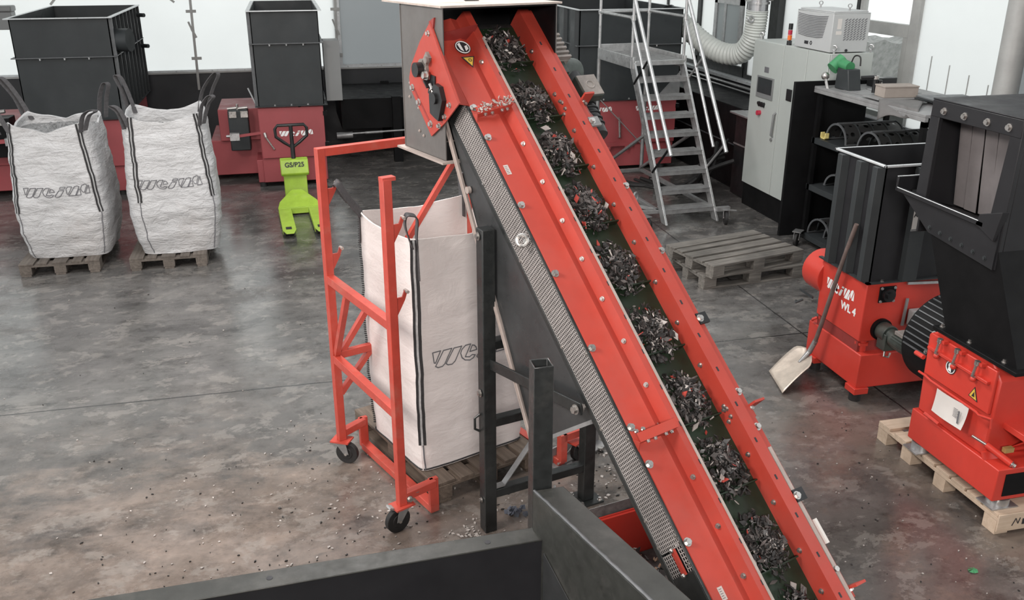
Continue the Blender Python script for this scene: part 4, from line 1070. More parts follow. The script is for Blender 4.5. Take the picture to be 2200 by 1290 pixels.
# ------------------------------------------------------------------ shredders along the back wall
def machine(name, label, x0, x1, y0, dep, ztop, zmid, zb, ribs_side, logos, group=None, ribs_wide=False):
    """x0..x1 is the hopper's front; returns the root, at the front left foot"""
    t = thing(name, label, 'shredder', (x0, y0, 0), 0, group)
    w = x1 - x0
    # red body
    mb = MB(); mb.bx(-.02, w - .02, .04, dep - .1, .07, zb); mb.build('body', 'red_rear', t, bev=.008)
    mb = MB(); mb.bx(-.10, w - .08, .06, dep - .15, .07, .40); mb.build('plinth', 'red_rear', t, bev=.008)
    for x in (-.04, w - .16):
        for y in (.12, dep - .3):
            mb = MB(); mb.cyl((x, y, 0), (x, y, .075), .05, 14); mb.build('foot', 'rubber', t)
    mb = MB(); mb.bx(-.01, w - .02, 0, .045, .43, zb - .02); d = mb.build('door', 'red_rear', t, bev=.006)
    mb = MB(); mb.tube([(.05, 0, zb - .40), (.05, -.03, zb - .41), (.16, -.03, zb - .60), (.16, 0, zb - .61)], .012, 8); mb.cyl((.045, -.02, zb - .36), (.06, -.03, zb - .42), .02, 10); mb.build('door_handle', 'chrome', d)
    for z in (zb - .12, .6):
        mb = MB(); mb.bx(w - .03, w + .03, -.01, .07, z - .03, z + .03); mb.build('hinge', 'steel_black', d)
    # hopper: open box with flanges and ribs
    tk = .012
    mb = MB()
    mb.bx(0, w, 0, tk, zb, ztop); mb.bx(0, w, dep - tk, dep, zb, ztop); mb.bx(0, tk, 0, dep, zb, ztop); mb.bx(w - tk, w, 0, dep, zb, ztop)
    h = mb.build('hopper', 'steel_dark', t)
    mb = MB(); f = .05
    mb.bx(-f, w + f, -f, 0, ztop - .012, ztop); mb.bx(-f, w + f, dep, dep + f, ztop - .012, ztop); mb.bx(-f, 0, 0, dep, ztop - .012, ztop); mb.bx(w, w + f, 0, dep, ztop - .012, ztop); mb.build('rim', 'rim_light', h)
    mb = MB(); f = .045
    mb.bx(-f, w + f, -f, 0, zmid - .012, zmid); mb.bx(-f, w + f, dep, dep + f, zmid - .012, zmid); mb.bx(-f, 0, 0, dep, zmid - .012, zmid); mb.bx(w, w + f, 0, dep, zmid - .012, zmid); mb.build('joint_flange', 'rib', h)
    mb = MB()
    mb.bx(-f, w + f, -f, 0, zb, zb + .012); mb.bx(w, w + f, 0, dep, zb, zb + .012); mb.bx(-f, 0, 0, dep, zb, zb + .012); mb.build('foot_flange', 'steel_dark', h)
    mb = MB()
    for k in range(1, 4): mb.bolt((w * k / 4, -.02, zmid - .012), (0, 0, -1), .012, .02); mb.bolt((w * k / 4, -.02, zb + .012), (0, 0, 1), .012, .015)
    mb.build('flange_bolt', 'alu', h)
    for sx_ in ribs_side:
        x = w if sx_ > 0 else 0
        if ribs_wide:
            for y in (.05, .62, 1.2, 1.8):
                mb = MB(); mb.prism([(x, y, zb + .012), (x + sx_ * .05, y + .03, zb + .012), (x + sx_ * .05, y + .25, zb + .012), (x, y + .28, zb + .012)], (0, 0, ztop - zb - .03)); mb.build('rib', 'steel_dark', h)
            continue
        n = int(dep / .30)
        for k in range(n + 1):
            y = .02 + (dep - .08) * k / n
            mb = MB(); mb.bx(min(x, x + sx_ * .045), max(x, x + sx_ * .045), y, y + .035, zb + .012, ztop - .012); mb.build('rib', 'steel_dark' if k else 'rib', h)
    for (lx, lz, lh) in logos:
        logo_fill('logo_print', 'white', t, lambda u, v: V((lx + u, -.002 if lz < zb - .02 and lz > .43 else .035, lz + v)), lh)
    return t

t = machine('shredder', 'red shredder with a tall black hopper, second from the left, behind the lime pallet truck', -.46, .45, 13.35, 2.35, 2.46, 2.03, 1.165, (-1,), [(.25, .74, .075)], 'shredders along the back wall')
mb = MB(); mb.bx(-.60, .0, .55, 1.6, .60, 1.06); mb.bx(-.75, 0, .62, 1.9, .08, .60); mb.build('drive_side_body', 'red_rear', t, bev=.01)
mb = MB(); mb.bx(-.45, -.17, .30, .56, .50, 1.08); o = mb.build('pump_housing', 'steel_dark', t, bev=.015)
mb = MB()
for x in (-.43, -.27): mb.bx(x, x + .10, .285, .30, .98, 1.07)
for x in (-.45, -.30): mb.cyl((x, .35, 1.10), (x + .13, .35, 1.11), .018, 10)
mb.cyl((-.31, .36, 1.06), (-.31, .36, 1.16), .018, 10); mb.build('pump_fitting', 'chrome', o)
mb = MB(); mb.bar((-.37, .02, .76), (.0, .02, .80), .035); o = mb.build('lever_bar', 'red_rear', t)
mb = MB(); mb.bx(-.43, -.30, -.02, .06, .71, .81); mb.cyl((-.48, .02, .77), (-.43, .02, .77), .018, 10); mb.build('lever_head', 'alu', o)
mb = MB(); mb.bar((-.12, .1, 1.42), (-.02, .05, 1.17), .02); mb.build('stay', 'galv', t)
mb = MB(); mb.bx(w0 := .50, .62, .05, 1.9, .1, 1.12); mb.cyl((.56, .02, 0), (.56, .02, 1.3), .02, 10); mb.build('side_post', 'steel_black', t)
eb = thing('junction_box', 'grey electrical box hanging beside the black hopper behind the lime pallet truck', 'electrical box', (.50, 13.55, 1.19))
mb = MB(); mb.bx(0, .22, .02, .42, 0, .83); mb.build('housing', 'grey_box', eb, bev=.008)
mb = MB(); mb.bx(-.005, .225, 0, .02, -.005, .835); mb.build('box_door', 'grey_box', eb, bev=.004)

t = machine('shredder', 'red shredder with a wide black hopper and side pipe stub, behind the left big bag', -3.46, -2.26, 13.35, 2.6, 2.41, 1.915, 1.08, (1,), [], 'shredders along the back wall')
mb = MB(); mb.cyl((1.16, .20, 2.10), (1.42, .13, 2.10), .15, 28); mb.build('pipe_stub', 'steel_dark', t)
mb = MB()
for z in (2.28, 1.82): mb.cyl((1.22, 2.3, z), (1.36, 2.2, z), .03, 10)
mb.build('hinge_pin', 'steel_dark', t)
mb = MB(); mb.bx(-1.1, -.02, .3, 1.7, .45, 1.0); mb.bx(-1.2, 0, .35, 1.9, .08, .5); mb.build('drive_side_body', 'red_rear', t, bev=.01)
mb = MB(); mb.bx(-.62, -.22, .0, .30, .62, 1.14); o = mb.build('pump_housing', 'steel_black', t, bev=.01)
mb = MB(); mb.cyl((-.50, .04, 1.20), (-.26, .04, 1.23), .025, 10); mb.bx(-.55, -.28, -.01, .02, 1.05, 1.12); mb.build('pump_fitting', 'chrome', o)
mb = MB(); mb.bar((-.7, -.05, .83), (-.27, -.05, .85), .05); o = mb.build('lever_bar', 'red_rear', t)
mb = MB(); mb.bx(-.30, -.22, -.09, -.01, .79, .89); mb.build('lever_head', 'alu', o)

t = machine('shredder', 'large red shredder with a long black hopper, half hidden behind the stair platform', 4.17, 5.78, 13.15, 2.5, 2.42, 1.915, 1.10, (-1,), [(.12, .93, .068), (.93, .93, .068)], 'shredders along the back wall', True)
mb = MB(); mb.cyl((-.001, .28, 1.74), (-.004, .28, 1.74), .055, 18); o = mb.build('safety_sticker', 'white', t)
mb = MB(); mb.torus((-.006, .28, 1.74), (1, 0, 0), .045, .008, 18, 6); mb.build('sticker_print', 'ink', o)
mb = MB(); mb.bx(.42, .90, -.03, 0, .40, .46); mb.cyl((.52, -.03, .40), (.52, -.03, .36), .03, 10); mb.cyl((.80, -.03, .40), (.80, -.03, .36), .03, 10); mb.build('drawer_lip', 'red_rear', t)
mb = MB(); mb.tube([(.66, 0, .83), (.66, -.04, .82), (.68, -.04, .54), (.68, 0, .53)], .018, 8); mb.build('door_handle', 'chrome', t)
mb = MB(); mb.prism([(1.25, -.02, 1.12), (1.62, -.02, 1.12), (1.62, -.02, 1.5)], (0, .02, 0)); mb.build('guide_plate', 'plate_grey', t)

# dark bench and rods against the back wall
t = thing('dark_trough', 'black steel trough on legs against the back wall behind the red rack', 'trough', (.75, 14.5, 0))
mb = MB(); mb.bx(.0, 1.9, .2, 1.9, .55, 1.02); mb.build('tank', 'steel_black', t)
for x in (.80, 1.85):
    for y in (.1, 1.8):
        mb = MB(); mb.bx(x, x + .14, y, y + .14, 0, 1.05); mb.build('leg', 'steel_black', t)
mb = MB(); mb.cyl((-.05, .1, .49), (1.2, .1, .52), .016, 12); mb.cyl((-.1, .1, .47), (.15, .1, .475), .05, 14); mb.cyl((.35, .1, .498), (.62, .1, .504), .022, 12); mb.build('shaft', 'alu_dull', t)

# ribbed exhaust hose and duct
def spline(P3, n=10):
    P3 = [V(p) for p in P3]; out = []
    for i in range(len(P3) - 1):
        p0, p1, p2, p3 = P3[max(i - 1, 0)], P3[i], P3[i + 1], P3[min(i + 2, len(P3) - 1)]
        for k in range(n):
            s = k / n; out.append(.5 * ((2 * p1) + (p2 - p0) * s + (2 * p0 - 5 * p1 + 4 * p2 - p3) * s * s + (3 * p1 - p0 - 3 * p2 + p3) * s ** 3))
    return out + [P3[-1]]
t = thing('exhaust_hose', 'ribbed pale grey hose sagging from the long black hopper to a steel duct', 'hose', (6.5, 12.7, 1.6))
pts = spline([(5.76, 13.62, 2.24), (5.98, 13.52, 2.13), (6.16, 13.3, 1.93), (6.35, 13.0, 1.78), (6.54, 12.72, 1.79), (6.62, 12.55, 2.0), (6.63, 12.50, 2.22), (6.63, 12.48, 2.42)], 12)
pts = [p - V((6.5, 12.7, 1.6)) for p in pts]
mb = MB(); mb.tube(pts, [.146 + .013 * (i % 2) for i in range(len(pts))], 24); mb.build('hose', 'hose', t)
mb = MB(); mb.cyl(V(pts[0]) + V((-.0, .1, .05)), V(pts[0]) + V((.03, -.03, -.02)), .165, 24); mb.build('hose_collar', 'steel_black', t)
mb = MB(); mb.cyl((.13, -.22, .78), (.13, -.22, 2.6), .145, 28); d = mb.build('duct', 'pipe', t)
mb = MB(); mb.cyl((.13, -.22, .90), (.13, -.22, .93), .165, 28); mb.bx(-.08, .42, -.27, -.22, .94, .98); mb.build('duct_clamp', 'galv', d)
mb = MB(); mb.torus((-.02, -.33, .70), (0, -1, 0), .04, .014, 12, 6); mb.build('quick_clip', 'galv', d)
for i, (dx, lab) in enumerate(((0, 'black hose hanging beside the light grey cabinet, left one'), (.10, 'black hose hanging beside the light grey cabinet, right one next to the cabinet'))):
    mb = MB(); pts = spline([(6.62 + dx, 11.35, 2.1), (6.55 + dx, 11.3, 1.6), (6.45 + dx, 11.25, 1.22), (6.35 + dx, 11.3, 1.0)], 8); mb.tube(pts, .035, 10)
    tag(mb.build('hanging_hose', 'rubber'), lab, 'hose', 'black hoses beside the cabinet')
# dark cabinets along the right wall between platform and control cabinet
t = thing('base_cabinet', 'long black base cabinet along the right wall behind the stair platform', 'cabinet', (6.1, 11.05, 0))
mb = MB(); mb.bx(0, .75, .55, 4.2, 0, 1.16); mb.build('carcass', 'steel_black', t, bev=.01)
mb = MB(); mb.bx(-.01, .75, .55, 4.2, .62, .635); mb.build('shelf_line', 'rib', t)
t2 = thing('pump_unit', 'black pump unit with a steel top between the base cabinet and the light grey cabinet', 'unit', (5.98, 11.03, 0))
mb = MB(); mb.bx(0, .85, .02, .55, 0, 1.12); mb.build('housing', 'black_plastic', t2, bev=.01)
mb = MB(); mb.bx(-.08, .87, -.0, .60, 1.12, 1.15); mb.build('top_tray', 'galv', t2, bev=.008)
mb = MB(); mb.bx(-.01, 0, .04, .55, .70, .72); mb.build('trim_line', 'galv', t2)
mb = MB(); mb.bx(.02, .85, .02, 1.6, 0, .02)
for k in range(7):
    r = random.Random(k); pts = spline([(5.95 + r.uniform(-.1, .1), 11.5 + r.uniform(-.2, .5), .70 - k * .05), (5.55 + r.uniform(-.1, .15), 11.6 + r.uniform(-.2, .3), .35), (5.35 + r.uniform(-.2, .2), 11.7 + r.uniform(-.3, .3), .04), (4.9 + r.uniform(-.3, .3), 12.2 + r.uniform(-.4, .5), .03)], 8)
    m2 = MB(); m2.tube(pts, .022 + .008 * (k % 3), 8)
    tag(m2.build('power_cable', 'rubber'), 'dark cable drooping to the floor right of the stair platform', 'cable', 'dark cables behind the stair platform')
mb.bm.free()

# ------------------------------------------------------------------ lime pallet truck
pj = thing('pallet_truck', 'lime green hand pallet truck with black handle, forks pointing at the camera', 'pallet truck', (-.02, 11.85, 0), math.radians(3))
def fork(x):
    mb = MB()
    mb.prism([(x - .08, 0, .085), (x + .08, 0, .085), (x + .08, -1.02, .085), (x + .045, -1.15, .08), (x - .045, -1.15, .08), (x - .08, -1.02, .085)], (0, 0, .012))
    mb.prism([(x - .08, 0, .035), (x - .08, 0, .09), (x - .08, -1.02, .09), (x - .08, -1.02, .04)], (.006, 0, 0)); mb.prism([(x + .08, 0, .035), (x + .08, 0, .09), (x + .08, -1.02, .09), (x + .08, -1.02, .04)], (-.006, 0, 0))
    o = mb.build('fork', 'lime', pj, bev=.003)
    mb = MB(); mb.bx(x - .04, x + .03, -1.0, -.90, .0965, .0985); mb.build('fork_opening', 'ink', o)
    mb = MB(); mb.cyl((x - .05, -.95, .036), (x + .05, -.95, .036), .035, 16); mb.bar((x, -.95, .04), (x, -.7, .07), .03); mb.build('fork_roller', 'rubber', o)
fork(-.19); fork(.19)
mb = MB()
fr = [(-.27, .0), (.27, .0), (.24, .12), (.09, .33), (.06, .36), (-.06, .36), (-.09, .33), (-.24, .12)]
mb.prism([(x, y * .9, .09 + y * .42) for x, y in fr], (0, -.012, .012)); mb.bx(-.27, .27, -.05, .02, .02, .10)
mb.build('fork_bridge', 'lime', pj, bev=.004)
mb = MB(); mb.prism([(-.15, .33, .10), (.15, .33, .10), (.15, .36, .56), (-.15, .36, .56)], (0, .05, 0)); mb.bx(-.16, .16, .15, .42, .05, .12); mb.build('mast', 'lime', pj, bev=.01)
mb = MB(); mb.prism([(-.18, .31, .44), (-.18, .28, .47), (-.18, .33, .645), (-.18, .44, .66), (-.18, .44, .44)], (.36, 0, 0)); c = mb.build('mast_cover', 'lime', pj, bev=.012)
nrm = V((0, -.24, .08)).normalized()
TT = Matrix.Translation((0, .306, .585)) @ Matrix(((1, 0, 0, 0), (0, .275, -.961, 0), (0, .961, .275, 0), (0, 0, 0, 1)))
lettering('model_lettering', 'GS/P25', .085, TT, 'ink', c, .002)
mb = MB(); mb.tube([(0, .40, .62), (0, .42, .74), (0, .43, .84)], .03, 12)
hl = [(0, .43, .79), (.10, .435, .86), (.20, .445, .94), (.205, .45, 1.04), (.17, .455, 1.085), (-.17, .455, 1.085), (-.205, .45, 1.04), (-.20, .445, .94), (-.10, .435, .86)]
mb.tube(hl, .021, 10, True); mb.tube([(0, .43, .79), (0, .45, 1.08)], .026, 10); mb.build('handle', 'black_plastic', pj)
for s_ in (-1, 1):
    mb = MB(); mb.cyl((s_ * .03, .36, .09), (s_ * .085, .36, .09), .09, 24); mb.build('steer_wheel', 'rubber', pj)
mb = MB()
for x in (-.24, .24): mb.cyl((x, -.052, .08), (x, -.06, .08), .012, 8)
mb.build('pin', 'ink', pj)

# ------------------------------------------------------------------ stack of two loose pallets
pallet('pallet', 'old pallet on the floor, lower one of the two stacked below the stairs', 3.935, 7.99, 0, math.radians(5), 'wood_grey', 'stacked loose pallets', seed=8)
pallet('pallet', 'old pallet on top of another, askew, in front of the mobile stairs', 3.975, 7.89, .146, math.radians(13.5), 'wood_grey', 'stacked loose pallets', seed=9)

# ------------------------------------------------------------------ mobile stair platform
ST = at(4.74, 10.08, 0, math.radians(3.0))
sp = thing('mobile_stairs', 'aluminium mobile stairs with a railed platform, standing before the long black hopper', 'stairs', mtx=ST)
W2, PY0, PY1, PZ = .35, 1.22, 2.40, 1.90
def stp(y): return V((0, y, y * PZ / 1.25))
for s_ in (-1, 1):
    mb = MB(); mb.prism([(s_ * W2 - .015, .0, .05), (s_ * W2 - .015, .14, .05), (s_ * W2 - .015, PY0 + .08, PZ - .12), (s_ * W2 - .015, PY0 + .08, PZ), (s_ * W2 - .015, PY0 - .02, PZ - .02)], (.03, 0, 0))
    mb.build('stringer', 'alu', sp, bev=.003)
for k in range(1, 9):
    z = k * PZ / 9; y = z * 1.25 / PZ
    mb = MB(); mb.bx(-W2 + .016, W2 - .016, y - .03, y + .20, z - .012, z); mb.bx(-W2 + .016, W2 - .016, y - .035, y - .03, z - .05, z); mb.bx(-W2 + .016, W2 - .016, y - .04, y - .01, z - .002, z + .006)
    for j in range(6): mb.bx(-W2 + .016, W2 - .016, y + .02 + j * .03, y + .03 + j * .03, z, z + .004)
    mb.build('tread', 'alu_dull', sp)
mb = MB(); mb.bx(-W2, W2, PY0, PY1, PZ - .02, PZ)
for j in range(14): mb.bx(-W2 + .03, W2 - .03, PY0 + .06 + j * .08, PY0 + .09 + j * .08, PZ, PZ + .004)
mb.build('platform', 'alu_dull', sp)
mb = MB(); mb.bx(-W2 - .03, -W2, PY0 - .02, PY1 + .03, PZ - .10, PZ + .05); mb.bx(W2, W2 + .03, PY0 - .02, PY1 + .03, PZ - .10, PZ + .05); mb.bx(-W2, W2, PY1, PY1 + .03, PZ - .10, PZ + .10); mb.bx(-W2, W2, PY0 - .03, PY0, PZ - .06, PZ); mb.build('platform_edge', 'alu', sp, bev=.004)
for s_ in (-1, 1):
    mb = MB(); mb.tube([(s_ * (W2 + .015), PY1, .18), (s_ * (W2 + .015), PY1, PZ - .1)], .028, 10); mb.build('leg', 'alu_dull', sp)
    for y in (PY0 + .05, PY1):
        mb = MB(); mb.tube([(s_ * (W2 + .015), y, PZ - .1), (s_ * (W2 + .015), y, PZ + 1.05)], .02, 10); mb.cyl((s_ * (W2 + .015), y, PZ + .50), (s_ * (W2 + .015), y, PZ + .56), .03, 10); mb.build('rail_post', 'alu', sp)
    xo = s_ * (W2 + .02)
    mb = MB(); mb.tube([(xo, PY1 + .03, PZ + .53), (xo, PY0 + .10, PZ + .53), (xo, PY0 + .06, PZ + .50), (xo, PY0 - .0, PZ + .40), (xo, .30, .93)], .02, 10); mb.build('mid_rail', 'alu', sp)
    mb = MB(); mb.tube([(xo, PY1 + .03, PZ + 1.05), (xo, PY0 + .25, PZ + 1.05), (xo, PY0 + .12, PZ + .98), (xo, PY0, PZ + .72), (xo, -.0, .97), (xo, -.03, .93)], .024, 10); mb.build('handrail', 'alu', sp)
    for (a, b) in (((.46, .62), (.02, 1.02)), ((1.16, 1.62), (.74, 1.98))):
        mb = MB(); mb.tube([(s_ * (W2 + .02), *a), (xo, *b)], .014, 8); mb.build('rail_strut', 'steel_black' if s_ < 0 else 'alu_dull', sp)
mb = MB(); mb.tube([(-W2 - .02, PY1 + .03, PZ + .53), (W2 + .02, PY1 + .03, PZ + .53)], .02, 10); mb.tube([(-W2 - .02, PY1 + .03, PZ + 1.05), (W2 + .02, PY1 + .03, PZ + 1.05)], .024, 10); mb.build('end_rail', 'alu', sp)
mb = MB()
mb.bar((-W2 - .02, PY1, .17), (W2 + .02, PY1, .17), .05, .05); mb.bar((-W2 - .02, PY1, .17), (-W2 - .02, .22, .17), .05, .05); mb.bar((W2 + .02, PY1, .17), (W2 + .02, .10, .17), .05, .05)
mb.bar((-W2 - .28, .25, .17), (-W2, .25, .17), .05, .05); mb.bar((-W2 - .26, .72, .17), (-W2, .3, .17), .04, .04); mb.build('base_frame', 'alu_dull', sp, bev=.003)
mb = MB(); mb.bar((-W2, PY1, 1.25), (W2, PY1, .55), .03, .012); mb.bar((W2, PY1, .2), (W2, .75, 1.05), .035, .03); mb.bar((-W2, PY1, .2), (-W2, .75, 1.05), .035, .03); mb.build('cross_brace', 'alu_dull', sp)
castor(sp, (W2 + .12, .03, .19), -1.9, .085, 'alu_dull'); castor(sp, (-W2 - .25, .10, .16), -1.2, .075, 'alu_dull'); castor(sp, (W2, PY1 - .55, .15), -1.4, .07, 'alu_dull'); castor(sp, (-W2 - .22, .62, .15), 2.2, .07, 'alu_dull')
mb = MB(); mb.bar((W2, .06, .19), (W2 + .18, .06, .19), .06, .05); mb.tube([(W2 + .15, .0, .18), (W2 + .24, -.02, .17)], .012, 6); mb.build('castor_arm', 'alu_dull', sp)
mb = MB(); mb.torus((-W2 - .24, .45, .32), (.6, -.8, 0), .055, .016, 20, 8); mb.build('lift_ring', 'galv', sp)
# ------------------------------------------------------------------ light grey control cabinet with cooling unit
cc = thing('control_cabinet', 'tall light grey electrical control cabinet with a small screen against the right wall', 'control cabinet', (5.85, 9.26, 0))
CL = 1.75
mb = MB(); mb.bx(.02, .55, 0, CL, .30, 2.165); mb.build('carcass', 'grey_cab', cc, bev=.006)
mb = MB(); mb.bx(.025, .54, .01, CL - .01, 0, .30); mb.build('plinth', 'steel_black', cc)
mb = MB(); mb.bx(.015, .026, .45, .62, .06, .24); mb.build('plinth_panel', 'black_plastic', cc)
for a, b in ((0, .45), (.455, .985), (.99, CL)):
    mb = MB(); mb.bx(0, .022, a + .003, b - .003, .305, 2.16); o = mb.build('door', 'grey_cab', cc, bev=.004)
    if b == CL:
        mb = MB(); mb.bx(-.012, 0, 1.15, 1.57, 1.47, 1.74); s_ = mb.build('touch_panel', 'grey_box', o, bev=.004)
        mb = MB(); mb.bx(-.0135, -.011, 1.18, 1.54, 1.53, 1.72); mb.build('display', 'screen', s_)
        mb = MB(); mb.bx(-.002, 0, 1.31, 1.42, 1.79, 1.86); mb.build('door_plate', 'grey_print', o)
        for y in (1.34, 1.40, 1.46):
            mb = MB(); mb.cyl((0, y, 1.40), (-.03, y, 1.40), .022, 12); mb.bx(-.02, 0, y - .012, y + .012, 1.36, 1.40); mb.build('switch', 'black_plastic', o)
        mb = MB(); mb.cyl((0, 1.43, 1.28), (-.045, 1.43, 1.28), .032, 14); mb.build('stop_button', 'red_l', o)
        mb = MB(); mb.tube([(0, 1.03, 1.34), (-.03, 1.03, 1.32), (-.03, 1.05, 1.06), (0, 1.05, 1.04)], .014, 8); mb.cyl((0, 1.07, 1.0), (-.02, 1.07, 1.0), .02, 10); mb.build('door_handle', 'grey_box', o)
    if a == .455:
        mb = MB(); mb.bx(-.012, 0, .70, .82, 1.53, 1.67); mb.build('swing_handle', 'black_plastic', o, bev=.004)
for (x, y) in ((.06, .02), (.52, .02), (.06, CL - .06)):
    mb = MB(); mb.cyl((x, y, 2.165), (x, y, 2.20), .012, 8); mb.torus((x, y, 2.225), (.8, .6, 0), .026, .008, 14, 6); mb.build('lifting_eye', 'galv', cc)
ac = thing('cooling_unit', 'light grey rooftop cooling unit with slatted grilles on top of the control cabinet', 'cooling unit', (5.86, 9.29, 2.175))
aw, al, ah = .46, .76, .44
mb = MB(); mb.bx(0, aw, 0, al, 0, ah - .03); mb.prism([(0, 0, ah - .03), (aw, 0, ah - .03), (aw, al, ah - .03), (0, al, ah - .03)], (0, 0, .012)); mb.prism([(.02, .02, ah - .018), (aw - .02, .02, ah - .018), (aw - .02, al - .02, ah - .018), (.02, al - .02, ah - .018)], (0, 0, .018)); mb.build('housing', 'grey_ac', ac, bev=.006)
mb = MB()
for k in range(14):
    z = ah - .06 - k * .0175; m = .03 + .0 + max(0, (k - 6)) ** 1.6 * .004
    pts = [(-.004, .10 + k * .0055, z), (-.012, .28, z - .012), (-.012, .5, z - .012), (-.004, al - .02 - m * .4, z)]
    mb.tube(pts, .0035, 6)
mb.build('front_grille', 'grey_print', ac)
mb = MB()
for i in range(7):
    for j in range(9): mb.bar((.15 + i * .04, -.002, .13 + j * .026), (.178 + i * .04, -.002, .15 + j * .026), .008, .003, (0, 1, 0))
mb.build('side_grille', 'grey_print', ac)
mb = MB(); mb.bx(-.004, 0, .46, .54, .05, .085); mb.build('controller_display', 'ink', ac)
mb = MB(); mb.torus((-.002, .40, .07), (1, 0, 0), .018, .005, 14, 6); mb.cyl((.2, -.002, .02), (.2, -.012, .02), .016, 10); mb.build('unit_emblem', 'ink', ac)
mb = MB(); mb.bx(.06, .11, -.0015, 0, .25, .36); mb.bx(.05, .12, -.0015, 0, .19, .23); mb.build('notice', 'paper', ac)
for (x, y) in ((.23, .66), (.25, .1)):
    mb = MB(); mb.cyl((x, y, ah - .02), (x, y, ah + .03), .010, 8); mb.torus((x, y, ah + .05), (.7, .7, 0), .02, .006, 12, 6); mb.build('lifting_eye', 'galv', ac)
bl = thing('signal_tower', 'small stacked red and orange signal light on the control cabinet', 'signal light', (5.90, 10.24, 2.165))
mb = MB(); mb.cyl((0, 0, 0), (0, 0, .05), .03, 14); mb.tube([(0, -.04, .01), (0, -.02, .05), (0, .0, .06)], .012, 8); mb.build('base', 'black_plastic', bl)
for z, m_, n_ in ((.06, 'orange_l', 'lens'), (.12, 'red_l', 'lens')):
    mb = MB(); mb.cyl((0, 0, z), (0, 0, z + .055), .026, 18); o = mb.build(n_, m_, bl)
    o['label'] = 'orange lens' if m_ == 'orange_l' else 'red lens'
mb = MB(); mb.cyl((0, 0, .18), (0, 0, .25), .026, 18); mb.build('cap', 'black_plastic', bl)

# ------------------------------------------------------------------ wheeled shelf rack with shredder screens
rr = thing('shelf_rack', 'black steel wheeled shelf rack in front of the control cabinet, loaded with perforated screens', 'shelf rack', (5.62, 7.35, 0))
mb = MB(); mb.bx(-.18, .75, 1.86, 1.90, .10, 1.88); mb.build('end_panel', 'steel_black', rr, bev=.003)
for z in (.14, .72, 1.26):
    mb = MB(); mb.bx(.10, 1.02, .0, 1.86, z - .07, z - .06); mb.bx(.10, .14, .0, 1.86, z - .07, z); mb.bx(.98, 1.02, 0, 1.86, z - .07, z); mb.bx(.13, 1.0, 0, 1.86, z - .02, z - .005); mb.build('shelf', 'steel_dark', rr, bev=.003)
mb = MB(); mb.bx(.06, 1.06, -.05, 1.90, 1.80, 1.83); mb.bx(.06, .10, -.05, 1.9, 1.76, 1.80); mb.build('worktop', 'plate_grey', rr, bev=.004)
for x in (.10, .98):
    for y in (.0, 1.80): 
        mb = MB(); mb.bx(x, x + .045, y, y + .05, .12, 1.80); mb.build('post', 'steel_black', rr)
mb = MB(); mb.bx(.55, .59, 0, .045, .12, 1.80); mb.bx(.76, .80, 0, .045, .12, 1.80); mb.bx(.1, 1.02, 0, .045, 1.70, 1.78); mb.build('end_frame', 'steel_black', rr)
castor(rr, (.02, 1.78, .17), -2.4, .075, 'alu'); castor(rr, (.9, .2, .14), 1, .06, 'alu_dull'); castor(rr, (.2, .2, .14), 1, .06, 'alu_dull'); castor(rr, (.9, 1.75, .14), 1, .06, 'alu_dull')
def screen(x, y, z, R, L, lab, group, ribs=4, rz=0, fl=.012):
    t = thing('screen_segment', lab, 'shredder screen', (x, y, z), rz, group)
    mb = MB(); n = 24
    def ring(xx, r): return [mb.vert((xx, math.cos(PI * k / n) * r, math.sin(PI * k / n) * r)) for k in range(n + 1)]
    a, b = ring(0, R), ring(L, R)
    for k in range(n): mb.face([a[k], a[k + 1], b[k + 1], b[k]])
    mb.build('perforated_sheet', 'perf', t)
    for k in range(ribs + 1):
        xx = L * k / ribs
        mb = MB(); pts = [(xx, math.cos(PI * i / n) * (R + .008), math.sin(PI * i / n) * (R + .008)) for i in range(n + 1)]
        mb.band(pts, V((.006, 0, 0)), [V((0, -math.cos(PI * i / n), -math.sin(PI * i / n))) * .022 for i in range(n + 1)]); mb.build('rib', 'rib' if k == 0 else 'steel_dark', t)
    mb = MB()
    for s_ in (-1, 1): mb.bx(0, L, s_ * R - .02, s_ * R + .02, 0, fl)
    mb.bx(0, L, -.012, .012, R, R + .014); mb.build('clamp_bar', 'rib', t)
    return t
g_ = 'shredder screens on the shelf rack'
screen(5.80, 8.86, 1.262, .20, .72, 'dark arched perforated screen on the upper shelf, behind a small yellow part', g_, 4)
screen(5.84, 8.30, 1.262, .21, .80, 'ribbed arched screen with a bright clamp bar on the upper shelf, nearer the camera', g_, 6)
screen(5.90, 8.92, .722, .15, .5, 'low arched screen leaning at the back of the middle shelf', g_, 3, .25)
screen(5.86, 8.62, .722, .17, .6, 'arched perforated screen on the middle shelf, front one', g_, 3, .1)
screen(5.78, 8.93, .142, .21, .6, 'arched screen with a pale front edge on the bottom shelf, right behind the castor', g_, 5, .05)
screen(5.84, 8.66, .142, .23, .6, 'taller arched screen with a pale front edge on the bottom shelf, nearer the black hopper', g_, 5, .05)
t = thing('yellow_clip', 'small pale yellow U-shaped part at the left end of the upper shelf', 'clip', (5.76, 9.06, 1.262))
mb = MB(); mb.bx(0, .05, -.05, -.035, 0, .07); mb.bx(0, .05, .035, .05, 0, .07); mb.bx(0, .05, -.05, .05, 0, .015); mb.build('clip', paint('pale_yellow_metal', (.62, .52, .20), .4), t, bev=.003)
